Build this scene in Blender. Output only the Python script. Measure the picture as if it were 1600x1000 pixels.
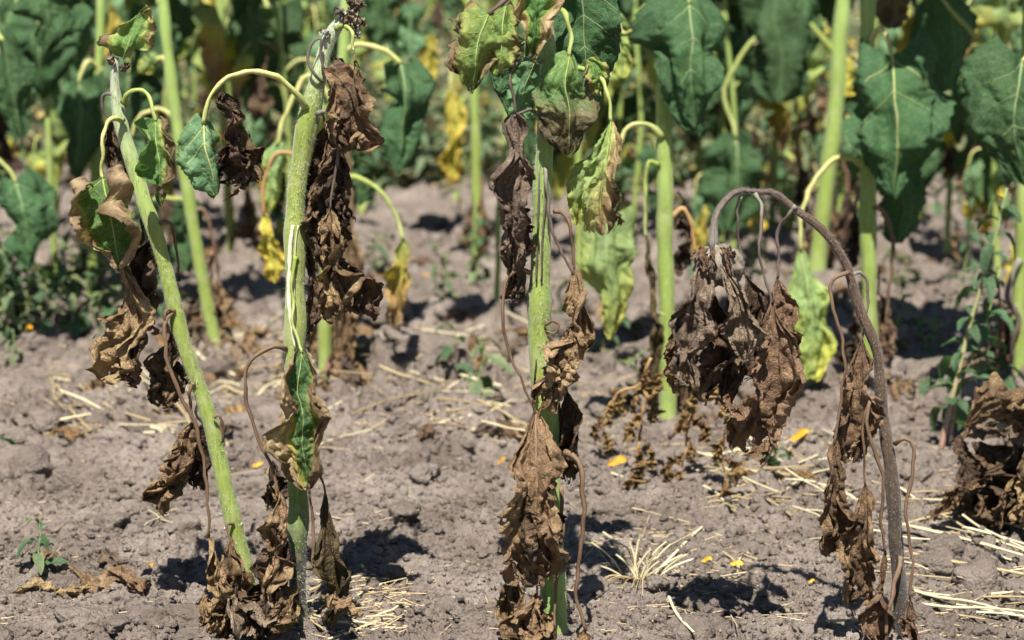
import bpy, math, random
import numpy as np
from mathutils import Vector, Matrix, Euler

S = bpy.context.scene
for o in list(bpy.data.objects):
    bpy.data.objects.remove(o)
COL = S.collection

# ------------------------------------------------------------------ camera
FPX = 3209.0                       # focal length in pixels of a 1600 px wide frame
CAMH = 0.80
PITCH = math.atan(550.0 / FPX)
cam_d = bpy.data.cameras.new('camera'); cam = bpy.data.objects.new('camera', cam_d); COL.objects.link(cam)
cam.location = (0, 0, CAMH)
cam.rotation_euler = (math.pi / 2 - PITCH, 0, 0)
cam_d.sensor_width = 36.0; cam_d.lens = FPX / 1600 * 36
cam_d.clip_start = 0.05; cam_d.clip_end = 2000
cam_d.dof.use_dof = True; cam_d.dof.focus_distance = 2.45; cam_d.dof.aperture_fstop = 5.6
S.camera = cam

# ------------------------------------------------------------------ light
SUN_EL, SUN_AZ = math.radians(58), math.radians(-6)    # sun high behind the photographer
sd = Vector((math.sin(SUN_AZ) * math.cos(SUN_EL), -math.cos(SUN_AZ) * math.cos(SUN_EL), math.sin(SUN_EL)))
W = bpy.data.worlds.new('World'); S.world = W; W.use_nodes = True
nt = W.node_tree; nt.nodes.clear()
sky = nt.nodes.new('ShaderNodeTexSky'); sky.sky_type = 'NISHITA'; sky.sun_disc = False
sky.sun_elevation = SUN_EL; sky.sun_rotation = math.atan2(sd.x, sd.y)
sky.altitude = 1200; sky.dust_density = 0.4
bg = nt.nodes.new('ShaderNodeBackground'); bg.inputs[1].default_value = 0.05
wo = nt.nodes.new('ShaderNodeOutputWorld')
nt.links.new(sky.outputs[0], bg.inputs[0]); nt.links.new(bg.outputs[0], wo.inputs[0])
sl = bpy.data.lights.new('sun', 'SUN'); sl.energy = 5.0; sl.angle = math.radians(0.5); sl.color = (1.0, 0.955, 0.88)
so = bpy.data.objects.new('sun', sl); COL.objects.link(so)
so.rotation_euler = (-sd).to_track_quat('-Z', 'Y').to_euler(); so.location = sd * 20
S.view_settings.view_transform = 'Standard'; S.view_settings.look = 'None'
S.view_settings.exposure = 1.02; S.view_settings.gamma = 1.0; S.view_settings.use_curve_mapping = False

# ------------------------------------------------------------------ projection helpers
cF = np.array([0, math.cos(PITCH), -math.sin(PITCH)]); cU = np.array([0, math.sin(PITCH), math.cos(PITCH)])
cR = np.array([1.0, 0, 0]); cC = np.array([0, 0, CAMH])
def ray(x, y):
    return (x - 800) / FPX * cR + cF - (y - 500) / FPX * cU
def at(x, y, Y):
    r = ray(x, y); return cC + r * (Y / r[1])
def ground_at(x, y):
    r = ray(x, y); return cC + r * (-CAMH / r[2])
def gY(y):
    return float(ground_at(800, y)[1])
def mpp(Y):                         # metres per photo pixel at distance Y
    return Y / FPX

# ------------------------------------------------------------------ numpy noise
_rs = np.random.RandomState(7)
_perm = np.tile(_rs.permutation(256), 3)
_gr = _rs.normal(size=(256, 3)); _gr /= np.linalg.norm(_gr, axis=1)[:, None]
def perlin(P):
    P = np.asarray(P, float); sh = P.shape[:-1]; P = P.reshape(-1, 3)
    i = np.floor(P).astype(int); f = P - i; i &= 255
    u = f * f * f * (f * (f * 6 - 15) + 10)
    out = 0
    for dx in (0, 1):
        for dy in (0, 1):
            for dz in (0, 1):
                h = _perm[_perm[_perm[(i[:, 0] + dx) & 255] + ((i[:, 1] + dy) & 255)] + ((i[:, 2] + dz) & 255)]
                g = _gr[h]; d = f - np.array([dx, dy, dz])
                w = (u[:, 0] if dx else 1 - u[:, 0]) * (u[:, 1] if dy else 1 - u[:, 1]) * (u[:, 2] if dz else 1 - u[:, 2])
                out = out + w * (g * d).sum(1)
    return (out * 1.5).reshape(sh)
def sstep(a, b, x):
    t = np.clip((x - a) / (b - a), 0, 1); return t * t * (3 - 2 * t)

# ------------------------------------------------------------------ object helpers
def mesh_of(name, V, F, mat=None, uv=None, smooth=True, mats=None):
    """V (n,3), F (m,k) array or list of tuples, uv per vertex (n,2)"""
    me = bpy.data.meshes.new(name)
    V = np.asarray(V, np.float32)
    if isinstance(F, np.ndarray):
        k = F.shape[1]; m = len(F)
        me.vertices.add(len(V)); me.vertices.foreach_set('co', V.ravel())
        me.loops.add(m * k); me.loops.foreach_set('vertex_index', F.astype(np.int32).ravel())
        me.polygons.add(m); me.polygons.foreach_set('loop_start', np.arange(0, m * k, k, dtype=np.int32))
        me.polygons.foreach_set('loop_total', np.full(m, k, np.int32))
        me.update(calc_edges=True)
    else:
        me.from_pydata([tuple(v) for v in V], [], [tuple(f) for f in F])
    if uv is not None:
        ul = me.uv_layers.new(name='UVMap')
        li = np.empty(len(me.loops), np.int32); me.loops.foreach_get('vertex_index', li)
        ul.data.foreach_set('uv', np.asarray(uv, np.float32)[li].ravel())
    me.polygons.foreach_set('use_smooth', np.full(len(me.polygons), smooth))
    if mat: me.materials.append(mat)
    me.validate()
    return me
def link(name, me, parent=None):
    o = bpy.data.objects.new(name, me); COL.objects.link(o)
    if parent is not None: o.parent = parent
    return o
def thing(name, label, cat, loc, group=None):
    o = bpy.data.objects.new(name, None); COL.objects.link(o); o.location = Vector([float(c) for c in loc])
    o.empty_display_size = 0.05
    o['label'] = label; o['category'] = cat
    if group: o['group'] = group
    return o
def tag(o, label, cat, group=None, kind=None):
    if label: o['label'] = label
    if cat: o['category'] = cat
    if group: o['group'] = group
    if kind: o['kind'] = kind
    return o
def copy_tree(o, parent=None):
    c = o.copy(); COL.objects.link(c); c.parent = parent
    for ch in o.children: copy_tree(ch, c)
    return c

def spline(P, n):
    P = np.asarray(P, float)
    if len(P) == 2: return P[0] + (P[1] - P[0]) * np.linspace(0, 1, n)[:, None]
    Q = np.vstack([2 * P[0] - P[1], P, 2 * P[-1] - P[-2]])
    L = np.r_[0, np.cumsum(np.linalg.norm(np.diff(P[:, :3], axis=0), axis=1))]; L /= L[-1]
    out = []
    for s in np.linspace(0, 1, n):
        k = min(int(np.searchsorted(L, s, side='right')) - 1, len(P) - 2); k = max(k, 0)
        t = (s - L[k]) / max(L[k + 1] - L[k], 1e-9)
        p0, p1, p2, p3 = Q[k], Q[k + 1], Q[k + 2], Q[k + 3]
        out.append(0.5 * (2 * p1 + (p2 - p0) * t + (2 * p0 - 5 * p1 + 4 * p2 - p3) * t * t + (3 * p1 - p0 - 3 * p2 + p3) * t ** 3))
    return np.array(out)
def frames(C):
    T = np.gradient(C, axis=0); T /= np.linalg.norm(T, axis=1)[:, None]
    n0 = np.cross(T[0], [0.2, 1, 0.1]); n0 /= np.linalg.norm(n0)
    N = [n0]
    for i in range(1, len(C)):
        v = N[-1] - T[i] * N[-1].dot(T[i]); N.append(v / np.linalg.norm(v))
    N = np.array(N); return T, N, np.cross(T, N)
def tube(C, R, n=10, ridge=0.0, nr=7, bump=0.0, seed=0, cap=True):
    """round tube with optional lengthwise ridges and lumps; returns V,F,uv"""
    C = np.asarray(C, float); R = np.broadcast_to(np.asarray(R, float), (len(C),)).copy()
    T, N, B = frames(C); m = len(C)
    a = np.linspace(0, 2 * math.pi, n, endpoint=False)
    rr = 1 + ridge * np.cos(nr * a)[None, :] + ridge * 0.6 * np.cos((nr * 2 + 1) * a + 1.3)[None, :]
    V = C[:, None] + (N[:, None] * np.cos(a)[None, :, None] + B[:, None] * np.sin(a)[None, :, None]) * (R[:, None] * rr)[..., None]
    if bump:
        d = perlin(V * (0.35 / max(R.max(), 1e-4)) + seed * 3.7)
        V = C[:, None] + (V - C[:, None]) * (1 + bump * d)[..., None]
    uv = np.stack([np.broadcast_to(a / (2 * math.pi), (m, n)), np.broadcast_to(np.linspace(0, 1, m)[:, None], (m, n))], -1)
    i = np.arange(m - 1)[:, None] * n; j = np.arange(n)[None, :]; j2 = (j + 1) % n
    F = np.stack([i + j, i + j2, i + n + j2, i + n + j], -1).reshape(-1, 4)
    V = V.reshape(-1, 3); uv = uv.reshape(-1, 2)
    if cap:
        V = np.vstack([V, C[0], C[-1]]); uv = np.vstack([uv, [0.5, 0], [0.5, 1]])
        k = m * n; q = np.arange(n); q2 = (q + 1) % n
        F = np.vstack([F, np.stack([np.full(n, k), q2, q, q], -1)[:, [0, 1, 2, 2]][:, :4], np.stack([np.full(n, k + 1), q + (m - 1) * n, q2 + (m - 1) * n, q2 + (m - 1) * n], -1)])
    return V, F, uv
def clean_tube(name, C, R, mat, parent, origin, **k):
    V, F, uv = tube(C, R, **k)
    quads = [tuple(f) if f[2] != f[3] else tuple(f[:3]) for f in F.tolist()]
    me = mesh_of(name, V - np.asarray(origin), quads, mat, uv)
    return link(name, me, parent)

# ------------------------------------------------------------------ materials
class NB:
    def __init__(s, name):
        s.m = bpy.data.materials.new(name); s.m.use_nodes = True; s.t = s.m.node_tree; s.t.nodes.clear()
    def n(s, typ, **kw):
        nd = s.t.nodes.new(typ)
        for k, v in kw.items(): setattr(nd, k, v)
        return nd
    def l(s, a, b): s.t.links.new(a, b)
    def math(s, op, a, b=None, clamp=False):
        nd = s.n('ShaderNodeMath', operation=op, use_clamp=clamp)
        for i, v in enumerate((a, b)):
            if v is None: continue
            if isinstance(v, (int, float)): nd.inputs[i].default_value = v
            else: s.l(v, nd.inputs[i])
        return nd.outputs[0]
    def noise(s, vec, scale, detail=4, rough=0.6, dist=0.0):
        nd = s.n('ShaderNodeTexNoise'); nd.inputs['Scale'].default_value = scale; nd.inputs['Detail'].default_value = detail
        nd.inputs['Roughness'].default_value = rough; nd.inputs['Distortion'].default_value = dist
        if vec is not None: s.l(vec, nd.inputs['Vector'])
        return nd.outputs[0]
    def ramp(s, fac, stops, interp='LINEAR'):
        nd = s.n('ShaderNodeValToRGB'); cr = nd.color_ramp; cr.interpolation = interp
        while len(cr.elements) < len(stops): cr.elements.new(0.5)
        for e, (p, c) in zip(cr.elements, stops): e.position = p; e.color = (*c, 1)
        s.l(fac, nd.inputs[0]); return nd.outputs[0]
    def mix(s, fac, a, b, typ='MIX'):
        nd = s.n('ShaderNodeMix', data_type='RGBA', blend_type=typ)
        for i, v in ((0, fac), (6, a), (7, b)):
            if isinstance(v, (int, float)): nd.inputs[i].default_value = v
            elif isinstance(v, tuple): nd.inputs[i].default_value = (*v, 1)
            else: s.l(v, nd.inputs[i])
        return nd.outputs[2]
    def scale_vec(s, vec, k):
        nd = s.n('ShaderNodeMapping'); nd.inputs['Scale'].default_value = k; s.l(vec, nd.inputs[0]); return nd.outputs[0]
    def bump(s, h, strength, dist, prev=None):
        nd = s.n('ShaderNodeBump'); nd.inputs['Strength'].default_value = strength; nd.inputs['Distance'].default_value = dist
        s.l(h, nd.inputs['Height'])
        if prev is not None: s.l(prev, nd.inputs['Normal'])
        return nd.outputs[0]
    def finish(s, col, normal=None, rough=0.6, spec=0.3, trans=0.0, tcol=None, sheen=0.0):
        p = s.n('ShaderNodeBsdfPrincipled'); p.inputs['Roughness'].default_value = rough
        p.inputs['Specular IOR Level'].default_value = spec
        if sheen: p.inputs['Sheen Weight'].default_value = sheen
        s.l(col, p.inputs['Base Color'])
        if normal is not None: s.l(normal, p.inputs['Normal'])
        out = s.n('ShaderNodeOutputMaterial')
        if trans > 0:
            tr = s.n('ShaderNodeBsdfTranslucent'); s.l(tcol if tcol is not None else col, tr.inputs[0])
            mx = s.n('ShaderNodeMixShader'); mx.inputs[0].default_value = trans
            s.l(p.outputs[0], mx.inputs[1]); s.l(tr.outputs[0], mx.inputs[2]); s.l(mx.outputs[0], out.inputs[0])
        else: s.l(p.outputs[0], out.inputs[0])
        return s.m
    def coords(s):
        tc = s.n('ShaderNodeTexCoord'); return tc.outputs['Object'], tc.outputs['UV']
    def rnd(s): return s.n('ShaderNodeObjectInfo').outputs['Random']

def leaf_mat(name, stops, a=1.0, b=0.0, c=0.0, off=0.0, nk=0.5, trans=0.28, veins=0.35, rough=0.5, nscale=28, crinkle=0.5, spec=0.3, vcol=(0.42, 0.5, 0.22)):
    """e = a|t| + b t + c s + off + noise drives the ramp: how far the blade has dried from its margin, one side or its tip"""
    k = NB(name); ob, uv = k.coords(); rn = k.rnd()
    sx = k.n('ShaderNodeSeparateXYZ'); k.l(uv, sx.inputs[0]); s_, v_ = sx.outputs[0], sx.outputs[1]
    t = k.math('SUBTRACT', k.math('MULTIPLY', v_, 2.0), 1.0); at_ = k.math('ABSOLUTE', t)
    add = k.n('ShaderNodeVectorMath', operation='ADD'); k.l(ob, add.inputs[0])
    cmb = k.n('ShaderNodeCombineXYZ'); k.l(k.math('MULTIPLY', rn, 37.0), cmb.inputs[0]); k.l(cmb.outputs[0], add.inputs[1]); pos = add.outputs[0]
    n1 = k.noise(pos, nscale, 5, 0.62, 0.4)
    e = k.math('ADD', k.math('MULTIPLY', at_, a), k.math('MULTIPLY', t, b))
    e = k.math('ADD', e, k.math('MULTIPLY', s_, c)); e = k.math('ADD', e, off)
    e = k.math('ADD', e, k.math('MULTIPLY', k.math('SUBTRACT', n1, 0.5), nk), clamp=True)
    col = k.ramp(e, stops)
    # brightness mottling and per-leaf shift
    n2 = k.noise(pos, nscale * 4.5, 4, 0.7)
    col = k.mix(1.0, col, k.ramp(n2, [(0.25, (0.68, 0.68, 0.68)), (0.7, (1.2, 1.2, 1.2))]), 'MULTIPLY')
    hsv = k.n('ShaderNodeHueSaturation'); k.l(col, hsv.inputs['Color'])
    k.l(k.math('ADD', k.math('MULTIPLY', rn, 0.02), 0.492), hsv.inputs['Hue'])
    hsv.inputs['Saturation'].default_value = 1.03 if crinkle > 0.9 else 1.0
    k.l(k.math('ADD', k.math('MULTIPLY', rn, 0.4), 0.66 if crinkle > 0.9 else 0.8), hsv.inputs['Value']); col = hsv.outputs[0]
    # side veins run outward and tipward: lines of constant s - 0.42|t|
    q = k.math('MULTIPLY', k.math('SUBTRACT', s_, k.math('MULTIPLY', at_, 0.42)), 8.0)
    fr = k.math('ABSOLUTE', k.math('SUBTRACT', k.math('FRACT', k.math('ADD', q, 40.0)), 0.5))
    vein = k.math('SUBTRACT', 1.0, k.math('MULTIPLY', fr, 11.0), clamp=True)
    mid = k.math('SUBTRACT', 1.0, k.math('MULTIPLY', at_, 26.0), clamp=True)
    vm = k.math('MAXIMUM', k.math('MULTIPLY', vein, 0.55), mid)
    vo = k.n('ShaderNodeTexVoronoi', feature='DISTANCE_TO_EDGE'); vo.inputs['Scale'].default_value = 190; k.l(pos, vo.inputs['Vector'])
    net = k.math('SUBTRACT', 1.0, k.math('MULTIPLY', vo.outputs['Distance'], 9.0), clamp=True)
    if veins: col = k.mix(k.math('MULTIPLY', vm, veins * 0.6), col, vcol)
    col = k.mix(k.math('MULTIPLY', net, 0.12), col, tuple(min(1, x * 1.2) for x in vcol))
    h = k.math('ADD', k.math('MULTIPLY', vm, -0.22), k.math('MULTIPLY', n2, crinkle))
    h = k.math('ADD', h, k.math('MULTIPLY', net, -0.25))
    nm = k.bump(h, 0.55 if crinkle < 0.9 else 0.85, 0.004)
    tcol = k.mix(1.0, col, (1.25, 1.35, 0.6), 'MULTIPLY')
    return k.finish(col, nm, rough, spec, trans, tcol)

G1, G2, G3 = (0.036, 0.086, 0.036), (0.055, 0.12, 0.046), (0.13, 0.19, 0.06)
YL, YG = (0.50, 0.41, 0.065), (0.26, 0.32, 0.075)
BD, BM, BT, BL = (0.045, 0.028, 0.016), (0.155, 0.094, 0.051), (0.32, 0.21, 0.112), (0.48, 0.355, 0.205)
M = {}
M['green'] = leaf_mat('leaf_green', [(0, G2), (0.5, G1), (0.9, (0.04, 0.095, 0.038)), (1, G3)], a=0.8, nk=0.8, veins=0.22, rough=0.7, spec=0.16)
M['green_pale'] = leaf_mat('leaf_green_pale', [(0, (0.12, 0.225, 0.105)), (0.6, (0.09, 0.185, 0.085)), (1, (0.16, 0.25, 0.09))], a=0.8, nk=0.6, veins=0.6)
M['green_lime'] = leaf_mat('leaf_lime', [(0, (0.16, 0.25, 0.10)), (0.4, (0.25, 0.34, 0.11)), (0.65, (0.36, 0.4, 0.09)), (1, (0.56, 0.48, 0.07))], a=0.35, c=0.62, nk=0.5, veins=0.5)
M['rim'] = leaf_mat('leaf_green_brown_rim', [(0, (0.045, 0.12, 0.028)), (0.34, (0.085, 0.18, 0.035)), (0.42, (0.28, 0.29, 0.06)), (0.54, BT), (0.75, BL), (1, BM)], a=1.0, nk=0.35, veins=0.25)
M['rim_yellow'] = leaf_mat('leaf_green_yellow_brown', [(0, (0.03, 0.08, 0.03)), (0.3, (0.05, 0.115, 0.035)), (0.42, (0.16, 0.2, 0.05)), (0.5, (0.42, 0.36, 0.08)), (0.6, BT), (0.75, BL), (1, BM)], a=0.95, b=0.06, c=0.34, off=0.0, nk=0.55, veins=0.2)
M['half'] = leaf_mat('leaf_half_dead', [(0, (0.10, 0.19, 0.06)), (0.45, (0.09, 0.18, 0.05)), (0.53, YG), (0.6, BM), (0.85, BD), (1, BM)], a=0.1, b=0.55, off=0.42, nk=0.3, veins=0.4)
M['mottle'] = leaf_mat('leaf_mottled', [(0, (0.05, 0.12, 0.03)), (0.38, (0.125, 0.21, 0.045)), (0.52, YG), (0.62, (0.3, 0.24, 0.09)), (0.72, BM), (1, BD)], a=0.5, c=0.12, off=0.24, nk=0.8, veins=0.45, nscale=22)
M['limebrown'] = leaf_mat('leaf_lime_brown_tip', [(0, (0.17, 0.26, 0.07)), (0.42, (0.27, 0.32, 0.10)), (0.55, (0.40, 0.36, 0.14)), (0.66, (0.3, 0.19, 0.1)), (0.85, BM), (1, BD)], a=0.12, b=0.4, c=0.62, off=0.15, nk=0.36, veins=0.35)
M['darkcore'] = leaf_mat('leaf_green_black_core', [(0, (0.14, 0.22, 0.06)), (0.4, (0.07, 0.14, 0.04)), (0.55, (0.13, 0.1, 0.05)), (0.7, BD), (1, BD)], a=0.1, c=0.75, off=0.05, nk=0.5, veins=0.3)
M['yellow'] = leaf_mat('leaf_yellow', [(0, (0.5, 0.45, 0.08)), (0.5, YL), (0.75, (0.6, 0.4, 0.05)), (1, BT)], a=0.5, c=0.35, nk=0.4, veins=0.2)
M['yellow_brown'] = leaf_mat('leaf_yellow_brown', [(0, (0.13, 0.2, 0.06)), (0.22, (0.3, 0.33, 0.08)), (0.42, YL), (0.58, (0.42, 0.27, 0.09)), (0.8, BT), (1, BM)], a=0.05, c=0.75, off=0.1, nk=0.45, veins=0.2)
bk = dict(trans=0.09, veins=0.4, rough=0.5, spec=0.32, crinkle=1.0, nk=1.3)
M['brown'] = leaf_mat('leaf_dry_brown', [(0.1, BD), (0.42, BM), (0.62, BT), (0.95, BL)], a=0.15, off=0.35, vcol=(0.2, 0.12, 0.07), **bk)
M['brown_dark'] = leaf_mat('leaf_dry_dark', [(0.15, (0.03, 0.019, 0.012)), (0.45, (0.09, 0.055, 0.033)), (0.7, (0.205, 0.13, 0.074)), (1, (0.33, 0.225, 0.13))], a=0.1, off=0.4, vcol=(0.12, 0.08, 0.05), **bk)
M['brown_tan'] = leaf_mat('leaf_dry_tan', [(0.05, BM), (0.35, (0.235, 0.15, 0.08)), (0.6, (0.37, 0.255, 0.137)), (1, (0.52, 0.40, 0.235))], a=0.1, off=0.4, vcol=(0.36, 0.24, 0.13), **bk)
M['brown_grey'] = leaf_mat('leaf_dry_grey', [(0.1, (0.045, 0.033, 0.024)), (0.4, (0.15, 0.108, 0.075)), (0.65, (0.28, 0.205, 0.145)), (1, (0.42, 0.33, 0.24))], a=0.1, off=0.4, vcol=(0.2, 0.15, 0.11), **bk)
M['brown_red'] = leaf_mat('leaf_dry_reddish', [(0.1, (0.05, 0.03, 0.018)), (0.4, (0.165, 0.1, 0.058)), (0.65, (0.29, 0.185, 0.107)), (1, (0.43, 0.305, 0.185))], a=0.1, off=0.4, vcol=(0.26, 0.165, 0.1), **bk)
M['olive'] = leaf_mat('leaf_dry_olive', [(0.05, BD), (0.4, (0.1, 0.075, 0.03)), (0.65, (0.2, 0.155, 0.055)), (1, BT)], a=0.15, off=0.3, vcol=(0.26, 0.2, 0.09), **bk)
M['fuzz'] = leaf_mat('leaf_dry_pale_fuzz', [(0.1, (0.16, 0.13, 0.1)), (0.5, (0.34, 0.31, 0.27)), (1, (0.5, 0.48, 0.43))], a=0.1, off=0.4, vcol=(0.4, 0.36, 0.3), **bk)
M['weed'] = leaf_mat('weed_leaf', [(0, (0.045, 0.105, 0.05)), (1, (0.07, 0.135, 0.06))], veins=0.3)
M['weed_grey'] = leaf_mat('weed_leaf_grey', [(0, (0.10, 0.155, 0.085)), (0.6, (0.15, 0.19, 0.09)), (1, (0.24, 0.24, 0.1))], veins=0.2)

def stem_mat(name, stops, streak=0.2, rough=0.55, hair=0.0, spot=None, nkv=0.06):
    k = NB(name); ob, uv = k.coords()
    sx = k.n('ShaderNodeSeparateXYZ'); k.l(uv, sx.inputs[0]); u, v = sx.outputs[0], sx.outputs[1]
    n0 = k.noise(ob, 26, 4, 0.6)
    vv = k.math('ADD', v, k.math('MULTIPLY', k.math('SUBTRACT', n0, 0.5), nkv), clamp=True)
    col = k.ramp(vv, stops)
    st = k.noise(k.scale_vec(ob, (1, 1, 0.06)), 300, 3, 0.6)
    col = k.mix(1.0, col, k.ramp(st, [(0.3, (1 - streak,) * 3), (0.7, (1 + streak * 0.7,) * 3)]), 'MULTIPLY')
    bl = k.noise(ob, 45, 4, 0.65)
    col = k.mix(k.ramp(bl, [(0.5, (0, 0, 0)), (0.72, (0.5, 0.5, 0.5))]), col, (0.36, 0.37, 0.21) if spot is None else spot)
    sc_ = k.noise(k.scale_vec(ob, (1, 1, 0.3)), 85, 5, 0.7)
    col = k.mix(k.ramp(sc_, [(0.6, (0, 0, 0)), (0.7, (0.55, 0.55, 0.55))]), col, (0.13, 0.105, 0.05) if spot is None else (0.035, 0.025, 0.018))
    du = k.noise(ob, 160, 4, 0.75)
    col = k.mix(k.ramp(du, [(0.56, (0, 0, 0)), (0.7, (0.4, 0.4, 0.4))]), col, (0.36, 0.37, 0.2) if spot is None else (0.19, 0.15, 0.12))
    fine = k.noise(ob, 900, 2, 0.6)
    col = k.mix(k.math('MULTIPLY', k.math('GREATER_THAN', fine, 0.66), 0.16), col, (0.62, 0.62, 0.5) if hair else (0.3, 0.3, 0.2))
    h = k.math('ADD', k.math('MULTIPLY', st, 0.7), k.math('MULTIPLY', fine, 0.5))
    return k.finish(col, k.bump(h, 0.5, 0.002), rough, 0.25, sheen=hair)
SG, SGD, SGL, SW = (0.212, 0.275, 0.048), (0.125, 0.19, 0.04), (0.26, 0.31, 0.075), (0.37, 0.40, 0.33)
RB = (0.025, 0.02, 0.016)
M['stemA'] = stem_mat('stem_bright', [(0, SGD), (0.03, (0.1, 0.12, 0.05)), (0.06, (0.12, 0.12, 0.05)), (0.09, SG), (0.6, SG), (0.8, (0.32, 0.42, 0.12)), (0.91, (0.38, 0.45, 0.24)), (1, (0.42, 0.43, 0.34))], hair=0.25)
M['stemB'] = stem_mat('stem_rotting_foot', [(0, (0.12, 0.16, 0.05)), (0.035, (0.06, 0.07, 0.03)), (0.07, RB), (0.15, (0.035, 0.032, 0.02)), (0.21, SGD), (0.3, SGD), (0.45, SGL), (0.84, SG), (0.92, (0.38, 0.46, 0.24)), (1, SW)], hair=0.25, nkv=0.16)  # darker green above the black rot: shade of the hanging leaf put into the colour
M['stemC'] = stem_mat('stem_thick_green', [(0, SGD), (0.12, (0.26, 0.38, 0.08)), (0.5, SG), (0.7, (0.25, 0.36, 0.1)), (1, (0.16, 0.24, 0.09))], hair=0.25)  # darker green towards the base is shade put into the stem colour
M['stemD'] = stem_mat('stem_dead', [(0, (0.042, 0.038, 0.034)), (0.15, (0.046, 0.037, 0.03)), (0.4, (0.09, 0.055, 0.033)), (0.7, (0.09, 0.054, 0.034)), (0.9, (0.105, 0.075, 0.058)), (1, (0.28, 0.25, 0.21))], streak=.4, spot=(0.12, 0.085, 0.056), hair=0.2)
M['stemG'] = stem_mat('stem_plain_green', [(0, (0.3, 0.4, 0.12)), (0.1, SG), (0.6, (0.28, 0.40, 0.10)), (1, SGD)], hair=0.15)
M['pet_green'] = stem_mat('petiole_green', [(0, SG), (1, (0.42, 0.48, 0.16))], streak=0.2)
M['pet_yellow'] = stem_mat('petiole_yellow', [(0, (0.36, 0.42, 0.13)), (0.5, (0.55, 0.5, 0.2)), (1, (0.42, 0.46, 0.14))], streak=0.2)
M['pet_brown'] = stem_mat('petiole_brown', [(0, (0.19, 0.125, 0.075)), (0.4, (0.12, 0.07, 0.042)), (1, (0.155, 0.095, 0.057))], spot=(0.15, 0.095, 0.058))
M['pet_grey'] = stem_mat('petiole_grey', [(0, (0.22, 0.22, 0.16)), (0.3, (0.13, 0.1, 0.085)), (1, (0.10, 0.07, 0.055))], spot=(0.15, 0.12, 0.1))
M['pet_orange'] = stem_mat('petiole_orange', [(0, (0.42, 0.27, 0.11)), (1, (0.36, 0.2, 0.08))], spot=(0.4, 0.25, 0.1))
M['vein'] = stem_mat('vein_pale', [(0, (0.30, 0.38, 0.17)), (1, (0.12, 0.2, 0.08))], streak=0.1)
M['vein_brown'] = stem_mat('vein_brown', [(0, (0.26, 0.17, 0.1)), (1, (0.2, 0.13, 0.075))], streak=0.1, spot=(0.2, 0.13, 0.08))
def flat_mat(name, c1, c2, scale=60, rough=0.7, trans=0.0, bumpd=0.002, streaky=False):
    k = NB(name); ob, uv = k.coords(); rn = k.rnd()
    v = k.scale_vec(ob, (1, 1, 1)) if not streaky else uv
    if streaky:
        v = k.scale_vec(uv, (30, 1.5, 1)); n = k.noise(v, 3, 4, 0.6)
    else: n = k.noise(v, scale, 5, 0.65)
    col = k.ramp(n, [(0.3, c1), (0.7, c2)])
    hsv = k.n('ShaderNodeHueSaturation'); k.l(col, hsv.inputs['Color'])
    k.l(k.math('ADD', k.math('MULTIPLY', rn, 0.5), 0.72), hsv.inputs['Value'])
    return k.finish(hsv.outputs[0], k.bump(n, 0.5, bumpd), rough, 0.25, trans)
M['straw'] = flat_mat('straw', (0.26, 0.19, 0.10), (0.50, 0.40, 0.22), streaky=True, rough=0.5)
M['straw_pale'] = flat_mat('straw_pale', (0.50, 0.42, 0.24), (0.74, 0.67, 0.46), streaky=True, rough=0.5)
M['petal'] = flat_mat('petal', (0.60, 0.27, 0.02), (0.80, 0.46, 0.03), 90, 0.5, 0.25)
M['hair'] = flat_mat('stem_hair', (0.5, 0.53, 0.38), (0.66, 0.68, 0.52), 60, 0.5, 0.2)
M['hair_grey'] = flat_mat('stem_hair_grey', (0.3, 0.28, 0.24), (0.45, 0.42, 0.38), 60, 0.5, 0.2)
M['scar'] = flat_mat('split_pith', (0.42, 0.44, 0.24), (0.66, 0.66, 0.46), 90, 0.7)
M['bud'] = flat_mat('dead_bud', (0.09, 0.07, 0.05), (0.27, 0.23, 0.18), 120, 0.85, bumpd=0.006)
M['pinkstem'] = stem_mat('weed_stem_pink', [(0, (0.36, 0.2, 0.17)), (0.35, (0.3, 0.27, 0.13)), (1, (0.2, 0.3, 0.1))], streak=0.2)
M['weedstem'] = stem_mat('weed_stem', [(0, (0.25, 0.22, 0.12)), (1, (0.16, 0.26, 0.09))], streak=0.2)

def soil_mat(name, dark=1.0):
    k = NB(name); tc = k.n('ShaderNodeNewGeometry'); ob = tc.outputs['Position']; rn = k.rnd()
    n1 = k.noise(ob, 6, 6, 0.62, 0.3); n2 = k.noise(ob, 55, 7, 0.72); n3 = k.noise(ob, 420, 4, 0.7)
    col = k.ramp(n1, [(0.3, (0.18, 0.146, 0.12)), (0.5, (0.258, 0.214, 0.18)), (0.72, (0.37, 0.315, 0.268))])
    col = k.mix(1.0, col, k.ramp(n2, [(0.3, (0.62, 0.60, 0.58)), (0.5, (1, 1, 1)), (0.75, (1.24, 1.24, 1.24))]), 'MULTIPLY')
    col = k.mix(1.0, col, k.ramp(n3, [(0.25, (0.75, 0.74, 0.73)), (0.6, (1.08, 1.08, 1.08))]), 'MULTIPLY')
    vo = k.n('ShaderNodeTexVoronoi'); vo.inputs['Scale'].default_value = 230; k.l(ob, vo.inputs['Vector'])
    h = k.math('ADD', k.math('MULTIPLY', n2, 1.2), k.math('MULTIPLY', n3, 0.35))
    h = k.math('ADD', h, k.math('MULTIPLY', vo.outputs['Distance'], -0.35))
    if dark != 1.0: col = k.mix(1.0, col, (dark, dark, dark), 'MULTIPLY')
    return k.finish(col, k.bump(h, 1.0, 0.010), 0.95, 0.08)
M['soil'] = soil_mat('soil')
M['clod'] = soil_mat('soil_clod', 0.98)

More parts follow.
